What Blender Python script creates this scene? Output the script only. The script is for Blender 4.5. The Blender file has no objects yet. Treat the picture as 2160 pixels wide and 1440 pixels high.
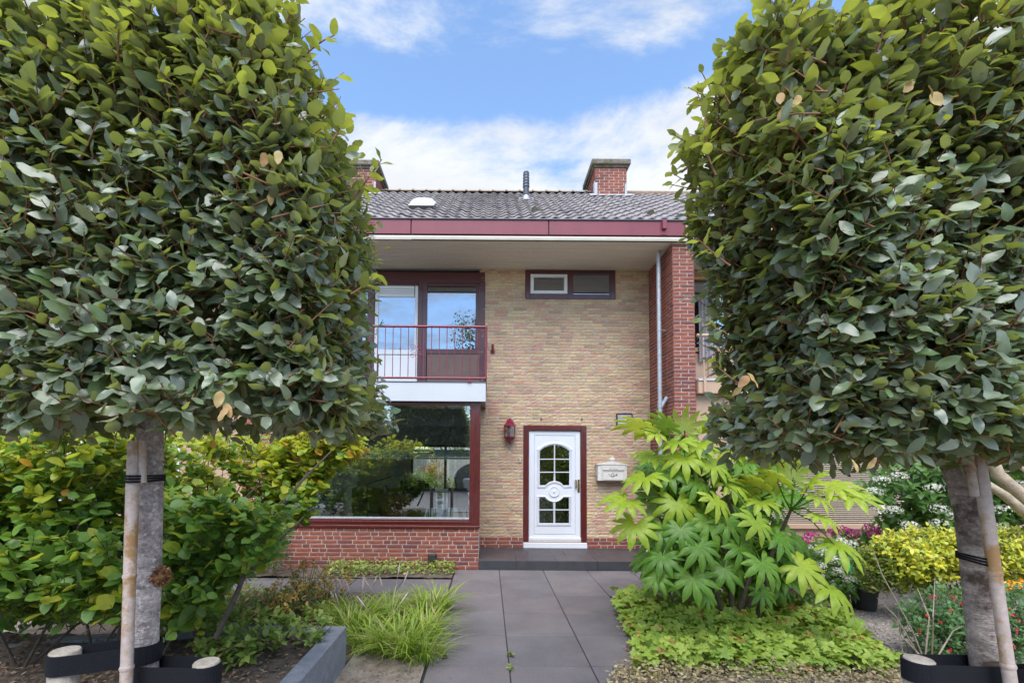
import bpy, math, random
import numpy as np
from mathutils import Vector, Matrix
from mathutils.bvhtree import BVHTree

rng = np.random.default_rng(7)
random.seed(7)
SC = bpy.context.scene
COL = SC.collection
R = math.radians

# ------------------------------------------------------------------ camera
FPX, PX0, PY0 = 990.0, 1029.0, 918.0          # focal length and principal point in photograph pixels
EYE = Vector((0, 0, 1.6))
PITCH, ROLL = R(3.0), R(0.42)
fw = Vector((0, math.cos(PITCH), math.sin(PITCH)))
up0 = Vector((0, -math.sin(PITCH), math.cos(PITCH)))
rt0 = Vector((1, 0, 0))
rt = rt0 * math.cos(ROLL) + up0 * math.sin(ROLL)
upv = up0 * math.cos(ROLL) - rt0 * math.sin(ROLL)
cd = bpy.data.cameras.new('camera')
cam = bpy.data.objects.new('camera', cd)
COL.objects.link(cam)
cam.matrix_world = Matrix(((rt.x, upv.x, -fw.x, EYE.x), (rt.y, upv.y, -fw.y, EYE.y), (rt.z, upv.z, -fw.z, EYE.z), (0, 0, 0, 1)))
cd.sensor_width = 36
cd.lens = FPX / 2160 * 36
cd.shift_x = (1080 - PX0) / 2160
cd.shift_y = (PY0 - 720) / 2160
cd.clip_start = .05
cd.clip_end = 2000
SC.camera = cam

# ------------------------------------------------------------------ sky, sun, exposure
SUN_EL, SUN_AZ = R(57), R(188)                # azimuth from +Y (behind the house) towards +X: high, behind the camera
w = bpy.data.worlds.new('World')
SC.world = w
w.use_nodes = True
nt = w.node_tree
nt.nodes.clear()
def wn(t, **k):
    n = nt.nodes.new(t)
    for a, b in k.items():
        setattr(n, a, b)
    return n
def wl(a, b):
    nt.links.new(a, b)
wout = wn('ShaderNodeOutputWorld')
bg = wn('ShaderNodeBackground')
bg.inputs['Strength'].default_value = .085
sky = wn('ShaderNodeTexSky', sky_type='NISHITA', sun_disc=False, sun_elevation=SUN_EL, sun_rotation=SUN_AZ)
sky.air_density = 1.0
sky.dust_density = .4
sky.ozone_density = 2.0
tc = wn('ShaderNodeTexCoord')
sep = wn('ShaderNodeSeparateXYZ')
wl(tc.outputs['Generated'], sep.inputs[0])
def wmath(op, a, b=None, c=None):
    n = wn('ShaderNodeMath', operation=op)
    for i, v in enumerate((a, b, c)):
        if v is None:
            continue
        if isinstance(v, (int, float)):
            n.inputs[i].default_value = v
        else:
            wl(v, n.inputs[i])
    return n.outputs[0]
# clouds: layered noise on a cloud plane, with a bank towards the horizon
den = wmath('ADD', wmath('MAXIMUM', sep.outputs[2], 0.0), .22)
cx_, cy_ = wmath('DIVIDE', sep.outputs[0], den), wmath('DIVIDE', sep.outputs[1], den)
cmb = wn('ShaderNodeCombineXYZ')
wl(cx_, cmb.inputs[0]); wl(cy_, cmb.inputs[1])
cmb.inputs[2].default_value = 3.7
def wnoise(scale, detail, rough, dist=0.0, stretch=(1, 1, 1), off=(0, 0, 0)):
    m = wn('ShaderNodeMapping')
    m.inputs['Scale'].default_value = stretch
    m.inputs['Location'].default_value = off
    wl(cmb.outputs[0], m.inputs[0])
    n = wn('ShaderNodeTexNoise')
    n.inputs['Scale'].default_value = scale
    n.inputs['Detail'].default_value = detail
    n.inputs['Roughness'].default_value = rough
    n.inputs['Distortion'].default_value = dist
    wl(m.outputs[0], n.inputs['Vector'])
    return n.outputs[0]
n1 = wnoise(2.1, 10, .64, .3, (1, 1.5, 1), (8.4, 5.5, 0))
n2 = wnoise(1.0, 3, .5, 0, (1, 1.2, 1), (9.3, 1.7, 0))
cov = wn('ShaderNodeValToRGB')               # cover by height above the horizon (sine of elevation)
e = cov.color_ramp.elements
e[0].position, e[0].color = 0.0, (.62,) * 3 + (1,)
e[1].position, e[1].color = 1.0, (.42,) * 3 + (1,)
for p, v in ((.50, .74), (.54, .70), (.585, .62), (.618, .37), (.638, .34), (.668, .52), (.78, .50)):
    x = e.new(p); x.color = (v, v, v, 1)
wl(sep.outputs[2], cov.inputs[0])
bank = wmath('MULTIPLY_ADD', sep.outputs[1], .08, -.17)
raw = wmath('ADD', wmath('ADD', wmath('MULTIPLY_ADD', n1, 1.25, -.15), wmath('MULTIPLY', n2, .45)), wmath('ADD', cov.outputs[0], bank))
mr = wn('ShaderNodeMapRange', interpolation_type='SMOOTHSTEP')
mr.inputs['From Min'].default_value = 1.02
mr.inputs['From Max'].default_value = 1.33
wl(raw, mr.inputs[0])
shade = wn('ShaderNodeMapRange')
shade.inputs['From Min'].default_value = .35
shade.inputs['From Max'].default_value = .65
shade.inputs['To Min'].default_value = .90
shade.inputs['To Max'].default_value = 1.06
wl(wnoise(2.6, 5, .55, 0, (1, 1.6, 1), (5, 5, 0)), shade.inputs[0])
ccol = wn('ShaderNodeMix', data_type='RGBA', blend_type='MULTIPLY')
ccol.inputs[0].default_value = 1
CLOUD = 3.45
ccol.inputs[6].default_value = (CLOUD * .95, CLOUD * .985, CLOUD * 1.03, 1)
wl(shade.outputs[0], ccol.inputs[7])
SKYGAIN = .90
sk = wn('ShaderNodeMix', data_type='RGBA', blend_type='MULTIPLY')
sk.inputs[0].default_value = 1
sk.inputs[7].default_value = (SKYGAIN * 1.32, SKYGAIN * 1.40, SKYGAIN * 1.41, 1)
wl(sky.outputs[0], sk.inputs[6])
mixc = wn('ShaderNodeMix', data_type='RGBA')
wl(mr.outputs[0], mixc.inputs[0])
wl(sk.outputs[2], mixc.inputs[6])
wl(ccol.outputs[2], mixc.inputs[7])
wl(mixc.outputs[2], bg.inputs[0])
wl(bg.outputs[0], wout.inputs[0])

sl = bpy.data.lights.new('sun', 'SUN')
sl.energy = 1.5
sl.angle = R(55)
sl.color = (1, .95, .87)
so = bpy.data.objects.new('sun', sl)
COL.objects.link(so)
sd = Vector((math.sin(SUN_AZ) * math.cos(SUN_EL), math.cos(SUN_AZ) * math.cos(SUN_EL), math.sin(SUN_EL)))
so.rotation_euler = sd.to_track_quat('Z', 'Y').to_euler()
so.location = (0, 0, 30)
vs = SC.view_settings
vs.view_transform = 'Standard'
vs.look = 'None'
vs.gamma = 1
vs.exposure = 1.74
vs.use_curve_mapping = False
SC.cycles.max_bounces = 8
SC.cycles.transparent_max_bounces = 12
SC.cycles.caustics_reflective = False
SC.cycles.caustics_refractive = False

# ------------------------------------------------------------------ geometry helpers
def ray(px, py):
    return fw + rt * ((px - PX0) / FPX) + upv * ((PY0 - py) / FPX)
def at(px, py, Y):                            # the point of the plane y = Y seen at this place of the photograph
    d = ray(px, py)
    return EYE + d * (Y / d.y)
def atz(px, py, z=0.0):                       # the same for the plane z
    d = ray(px, py)
    return EYE + d * ((z - EYE.z) / d.z)
def proj(p):
    q = Vector(p) - EYE
    dz = q.dot(fw)
    return PX0 + FPX * q.dot(rt) / dz, PY0 - FPX * q.dot(upv) / dz, dz

WINV = {}
def link(o, parent=None):
    COL.objects.link(o)
    if parent is not None:
        o.parent = parent
        o.matrix_parent_inverse = WINV.get(parent.name, Matrix.Identity(4))
    return o
def props(o, label=None, cat=None, group=None, kind=None):
    if label: o['label'] = label
    if cat: o['category'] = cat
    if group: o['group'] = group
    if kind: o['kind'] = kind
    return o
def thing(name, label, cat, loc=(0, 0, 0), group=None):
    o = bpy.data.objects.new(name, None)
    o.empty_display_size = .1
    o.location = loc
    COL.objects.link(o)
    WINV[o.name] = Matrix.Translation(-Vector(loc))
    return props(o, label, cat, group)

class MB:                                     # collects shapes in world coordinates; build() links ONE mesh object
    def __init__(s):
        s.v, s.f, s.m, s.cur = [], [], [], 0
    def add(s, vs_, fs):
        k = len(s.v)
        s.v += [tuple(x) for x in vs_]
        s.f += [tuple(i + k for i in f) for f in fs]
        s.m += [s.cur] * len(fs)
        return s
    def box(s, x0, x1, y0, y1, z0, z1):
        return s.add([(x0, y0, z0), (x1, y0, z0), (x1, y1, z0), (x0, y1, z0), (x0, y0, z1), (x1, y0, z1), (x1, y1, z1), (x0, y1, z1)],
                     [(0, 3, 2, 1), (4, 5, 6, 7), (0, 1, 5, 4), (1, 2, 6, 5), (2, 3, 7, 6), (3, 0, 4, 7)])
    def cbox(s, x0, x1, y0, y1, z0, z1, c=.004):   # box with chamfered edges
        vs_, ix = [], {}
        X, Y, Z = (x0, x1), (y0, y1), (z0, z1)
        for i in (0, 1):
            for j in (0, 1):
                for k in (0, 1):
                    p = (X[i], Y[j], Z[k]); q = (c if i == 0 else -c, c if j == 0 else -c, c if k == 0 else -c)
                    for a in range(3):
                        r = [p[b] + (0 if b == a else q[b]) for b in range(3)]
                        ix[i, j, k, a] = len(vs_); vs_.append(r)
        fs = []
        for a in range(3):
            b, c2 = [(1, 2), (2, 0), (0, 1)][a]
            for t in (0, 1):
                l = []
                for (g, h) in ((0, 0), (1, 0), (1, 1), (0, 1)):
                    t3 = [0, 0, 0]; t3[a] = t; t3[b] = g; t3[c2] = h
                    l.append(ix[(*t3, a)])
                fs.append(tuple(l if t else l[::-1]))
            for g in (0, 1):
                for h in (0, 1):
                    l = []
                    for t, ax in ((0, b), (1, b), (1, c2), (0, c2)):
                        t3 = [0, 0, 0]; t3[a] = t; t3[b] = g; t3[c2] = h
                        l.append(ix[(*t3, ax)])
                    fs.append(tuple(l if (g != h) else l[::-1]))
        for i in (0, 1):
            for j in (0, 1):
                for k in (0, 1):
                    l = [ix[i, j, k, a] for a in range(3)]
                    fs.append(tuple(l if (i + j + k) % 2 else l[::-1]))
        return s.add(vs_, fs)
    def tube(s, pts, r, n=8, cap=True):
        pts = [Vector(p) for p in pts]
        rs = r if isinstance(r, (list, tuple)) else [r] * len(pts)
        vs_, fs, prev = [], [], None
        for i, p in enumerate(pts):
            d = (pts[min(i + 1, len(pts) - 1)] - pts[max(i - 1, 0)]).normalized()
            if prev is None:
                a = d.orthogonal().normalized()
            else:
                a = (prev - d * prev.dot(d))
                a = a.normalized() if a.length > 1e-6 else d.orthogonal().normalized()
            prev = a
            b = d.cross(a)
            for k in range(n):
                t = 2 * math.pi * k / n
                vs_.append(p + (a * math.cos(t) + b * math.sin(t)) * rs[i])
        for i in range(len(pts) - 1):
            for k in range(n):
                fs.append((i * n + k, i * n + (k + 1) % n, (i + 1) * n + (k + 1) % n, (i + 1) * n + k))
        if cap:
            fs.append(tuple(range(n))[::-1])
            fs.append(tuple((len(pts) - 1) * n + k for k in range(n)))
        return s.add(vs_, fs)
    def lathe(s, c, prof, n=16, ang0=0.0):    # prof: (radius, height) from bottom to top
        c = Vector(c)
        vs_, fs = [], []
        for r_, h in prof:
            for k in range(n):
                t = ang0 + 2 * math.pi * k / n
                vs_.append(c + Vector((r_ * math.cos(t), r_ * math.sin(t), h)))
        for i in range(len(prof) - 1):
            for k in range(n):
                fs.append((i * n + k, i * n + (k + 1) % n, (i + 1) * n + (k + 1) % n, (i + 1) * n + k))
        fs.append(tuple(range(n))[::-1])
        fs.append(tuple((len(prof) - 1) * n + k for k in range(n)))
        return s.add(vs_, fs)
    def prism(s, poly, y0, y1):               # polygon in (x, z), counter-clockwise seen from -y, from y0 (front) to y1
        n = len(poly)
        vs_ = [(x, y0, z) for x, z in poly] + [(x, y1, z) for x, z in poly]
        fs = [tuple(range(n)), tuple(range(2 * n - 1, n - 1, -1))]
        fs += [(i, n + i, n + (i + 1) % n, (i + 1) % n) for i in range(n)]
        return s.add(vs_, fs)
    def build(s, name, mats, parent=None, smooth=False):
        me = bpy.data.meshes.new(name)
        me.from_pydata(s.v, [], s.f)
        for m_ in (mats if isinstance(mats, (list, tuple)) else [mats]):
            me.materials.append(m_)
        if any(s.m):
            me.polygons.foreach_set('material_index', s.m)
        if smooth:
            me.polygons.foreach_set('use_smooth', [True] * len(me.polygons))
            if hasattr(me, 'set_sharp_from_angle'):
                me.set_sharp_from_angle(angle=R(40))
        me.update()
        return link(bpy.data.objects.new(name, me), parent)

def tri_mesh(name, V, T, mats, uv=None, mi=None, smooth=True):
    V = np.asarray(V, np.float32).reshape(-1, 3); T = np.asarray(T, np.int32).reshape(-1, 3)
    me = bpy.data.meshes.new(name)
    me.vertices.add(len(V)); me.vertices.foreach_set('co', V.ravel())
    me.loops.add(T.size); me.loops.foreach_set('vertex_index', T.ravel())
    me.polygons.add(len(T))
    me.polygons.foreach_set('loop_start', np.arange(0, T.size, 3, dtype=np.int32))
    me.polygons.foreach_set('loop_total', np.full(len(T), 3, np.int32))
    for m_ in (mats if isinstance(mats, (list, tuple)) else [mats]):
        me.materials.append(m_)
    if mi is not None:
        me.polygons.foreach_set('material_index', np.asarray(mi, np.int32))
    me.polygons.foreach_set('use_smooth', np.full(len(T), smooth))
    if uv is not None:
        l = me.uv_layers.new(name='UVMap')
        l.data.foreach_set('uv', np.asarray(uv, np.float32)[T.ravel()].ravel())
    me.update(calc_edges=True)
    me.validate()
    return me

# ------------------------------------------------------------------ materials
def nmat(name):
    m = bpy.data.materials.new(name)
    m.use_nodes = True
    t = m.node_tree
    t.nodes.clear()
    out = t.nodes.new('ShaderNodeOutputMaterial')
    return m, t, out
def ND(t, typ, **k):
    n = t.nodes.new(typ)
    for a, b in k.items():
        if a in n.bl_rna.properties:
            setattr(n, a, b)
        else:
            n.inputs[a].default_value = b
    return n
def rnd_out(t):                               # one random number per piece, whether it is an object or an island of a joined mesh
    oi = ND(t, 'ShaderNodeObjectInfo'); g = ND(t, 'ShaderNodeNewGeometry')
    a = ND(t, 'ShaderNodeMath', operation='ADD'); f = ND(t, 'ShaderNodeMath', operation='FRACT')
    t.links.new(oi.outputs['Random'], a.inputs[0]); t.links.new(g.outputs['Random Per Island'], a.inputs[1])
    t.links.new(a.outputs[0], f.inputs[0])
    return f.outputs[0]
def ramp(t, fac, cols, interp='LINEAR'):
    r_ = t.nodes.new('ShaderNodeValToRGB')
    r_.color_ramp.interpolation = interp
    el = r_.color_ramp.elements
    n = len(cols)
    for i, c in enumerate(cols):
        p = i / max(n - 1, 1) if interp == 'LINEAR' else i / n
        if len(c) == 4:
            p = c[3]
        if i < 2:
            x = el[i]; x.position = p
        else:
            x = el.new(p)
        x.color = (*c[:3], 1)
    t.links.new(fac, r_.inputs[0])
    return r_.outputs[0]
def wpos(t, scale, detail=4, rough=.55, stretch=None):
    g = ND(t, 'ShaderNodeNewGeometry')
    n = ND(t, 'ShaderNodeTexNoise', Scale=scale, Detail=detail, Roughness=rough)
    src = g.outputs['Position']
    if stretch:
        m = ND(t, 'ShaderNodeMapping', Scale=stretch)
        t.links.new(src, m.inputs[0]); src = m.outputs[0]
    t.links.new(src, n.inputs['Vector'])
    return n.outputs[0]
def mulc(t, col, fac_socket, lo, hi, f0=.3, f1=.7):
    mr_ = ND(t, 'ShaderNodeMapRange')
    mr_.inputs['From Min'].default_value = f0; mr_.inputs['From Max'].default_value = f1
    mr_.inputs['To Min'].default_value = lo; mr_.inputs['To Max'].default_value = hi
    t.links.new(fac_socket, mr_.inputs[0])
    mx = ND(t, 'ShaderNodeMix', data_type='RGBA', blend_type='MULTIPLY')
    mx.inputs[0].default_value = 1
    if isinstance(col, tuple):
        mx.inputs[6].default_value = (*col[:3], 1)
    else:
        t.links.new(col, mx.inputs[6])
    t.links.new(mr_.outputs[0], mx.inputs[7])
    return mx.outputs[2]
def mixc_(t, fac, a, b):
    mx = ND(t, 'ShaderNodeMix', data_type='RGBA')
    for s_, v in ((0, fac), (6, a), (7, b)):
        if isinstance(v, (int, float)):
            mx.inputs[s_].default_value = v
        elif isinstance(v, tuple):
            mx.inputs[s_].default_value = (*v[:3], 1)
        else:
            t.links.new(v, mx.inputs[s_])
    return mx.outputs[2]
def pm(name, cols, rough=.6, n=(14, .18), n2=None, bump=0, bscale=90, metal=0, coat=0, stain=None, stretch=None, interp='LINEAR', spec=.5):
    m, t, out = nmat(name)
    b = ND(t, 'ShaderNodeBsdfPrincipled', Roughness=rough, Metallic=metal)
    b.inputs['Coat Weight'].default_value = coat
    b.inputs['Specular IOR Level'].default_value = spec
    c = ramp(t, rnd_out(t), cols, interp) if len(cols) > 1 else tuple(cols[0])
    if n:
        c = mulc(t, c, wpos(t, n[0], stretch=stretch), 1 - n[1], 1 + n[1])
    if n2:
        c = mulc(t, c, wpos(t, n2[0], 6, .65), 1 - n2[1], 1 + n2[1])
    if stain:                                 # (colour, scale, threshold 0..1, softness)
        mr_ = ND(t, 'ShaderNodeMapRange')
        mr_.inputs['From Min'].default_value = stain[2]; mr_.inputs['From Max'].default_value = stain[2] + stain[3]
        t.links.new(wpos(t, stain[1], 6, .7), mr_.inputs[0])
        c = mixc_(t, mr_.outputs[0], c, stain[0])
    if isinstance(c, tuple):
        b.inputs['Base Color'].default_value = (*c[:3], 1)
    else:
        t.links.new(c, b.inputs['Base Color'])
    if bump:
        bp = ND(t, 'ShaderNodeBump', Strength=bump, Distance=.01)
        t.links.new(wpos(t, bscale, 5, .6, stretch), bp.inputs['Height'])
        t.links.new(bp.outputs[0], b.inputs['Normal'])
    t.links.new(b.outputs[0], out.inputs[0])
    return m
def leafm(name, tops, back, trans, tw=.3, rough=.42, vein=.35, veins=7, edge=None, spec=.5, coat=0, blem=True):
    m, t, out = nmat(name)
    rn = rnd_out(t)
    c = ramp(t, rn, tops)
    c = mulc(t, c, wpos(t, 26, 3), .78, 1.22)
    sm = ND(t, 'ShaderNodeMapRange')
    sm.inputs['From Min'].default_value = .665; sm.inputs['From Max'].default_value = .72; sm.inputs['To Max'].default_value = .55
    t.links.new(wpos(t, 38, 4, .6), sm.inputs[0])
    if blem: c = mixc_(t, sm.outputs[0], c, (.24, .16, .05))
    uv = ND(t, 'ShaderNodeUVMap')
    sp = ND(t, 'ShaderNodeSeparateXYZ')
    t.links.new(uv.outputs[0], sp.inputs[0])
    def mth(op, a, b_=None, c_=None):
        x = ND(t, 'ShaderNodeMath', operation=op)
        for i, v in enumerate((a, b_, c_)):
            if v is None: continue
            if isinstance(v, (int, float)): x.inputs[i].default_value = v
            else: t.links.new(v, x.inputs[i])
        return x.outputs[0]
    au = mth('ABSOLUTE', mth('MULTIPLY_ADD', sp.outputs[0], 2.0, -1.0))
    mid = mth('LESS_THAN', au, .055)
    sv = mth('FRACT', mth('SUBTRACT', mth('MULTIPLY', sp.outputs[1], float(veins)), mth('MULTIPLY', au, 1.6)))
    side = mth('MULTIPLY', mth('LESS_THAN', sv, .10), .45)
    vv = mth('MULTIPLY', mth('MAXIMUM', mid, side), vein)
    vc = mixc_(t, .5, trans, back)
    c = mixc_(t, vv, c, vc)
    if edge:                                  # (colour, start): variegated or scorched rim
        mr_ = ND(t, 'ShaderNodeMapRange')
        mr_.inputs['From Min'].default_value = edge[1]; mr_.inputs['From Max'].default_value = edge[1] + .15
        t.links.new(mth('ADD', au, mth('MULTIPLY', wpos(t, 30), .3)), mr_.inputs[0])
        c = mixc_(t, mr_.outputs[0], c, edge[0])
    g = ND(t, 'ShaderNodeNewGeometry')
    bk = mulc(t, tuple(back), rn, .75, 1.25, 0, 1)
    cc = mixc_(t, g.outputs['Backfacing'], c, bk)
    b = ND(t, 'ShaderNodeBsdfPrincipled', Roughness=rough)
    b.inputs['Specular IOR Level'].default_value = spec
    b.inputs['Coat Weight'].default_value = coat
    t.links.new(cc, b.inputs['Base Color'])
    tr = ND(t, 'ShaderNodeBsdfTranslucent')
    t.links.new(mulc(t, tuple(trans), rn, .75, 1.2, 0, 1), tr.inputs[0])
    mx = ND(t, 'ShaderNodeMixShader')
    mx.inputs[0].default_value = tw
    t.links.new(b.outputs[0], mx.inputs[1]); t.links.new(tr.outputs[0], mx.inputs[2])
    t.links.new(mx.outputs[0], out.inputs[0])
    return m
def glassm(name, tint=(1, 1, 1), refl=.12, rough=0.0, wav=0, gcol=(.93, .97, 1)):
    m, t, out = nmat(name)
    tb = ND(t, 'ShaderNodeBsdfTransparent'); tb.inputs[0].default_value = (*tint, 1)
    gb = ND(t, 'ShaderNodeBsdfGlossy', Roughness=rough); gb.inputs[0].default_value = (*gcol, 1)
    fr = ND(t, 'ShaderNodeFresnel', IOR=1.5)
    mx_ = ND(t, 'ShaderNodeMath', operation='ADD'); mx_.inputs[1].default_value = refl
    mx_.use_clamp = True
    t.links.new(fr.outputs[0], mx_.inputs[0])
    if wav:
        bp = ND(t, 'ShaderNodeBump', Strength=wav, Distance=.02)
        t.links.new(wpos(t, 14, 2), bp.inputs['Height'])
        t.links.new(bp.outputs[0], gb.inputs['Normal'])
    ms = ND(t, 'ShaderNodeMixShader')
    t.links.new(mx_.outputs[0], ms.inputs[0]); t.links.new(tb.outputs[0], ms.inputs[1]); t.links.new(gb.outputs[0], ms.inputs[2])
    t.links.new(ms.outputs[0], out.inputs[0])
    return m

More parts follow.
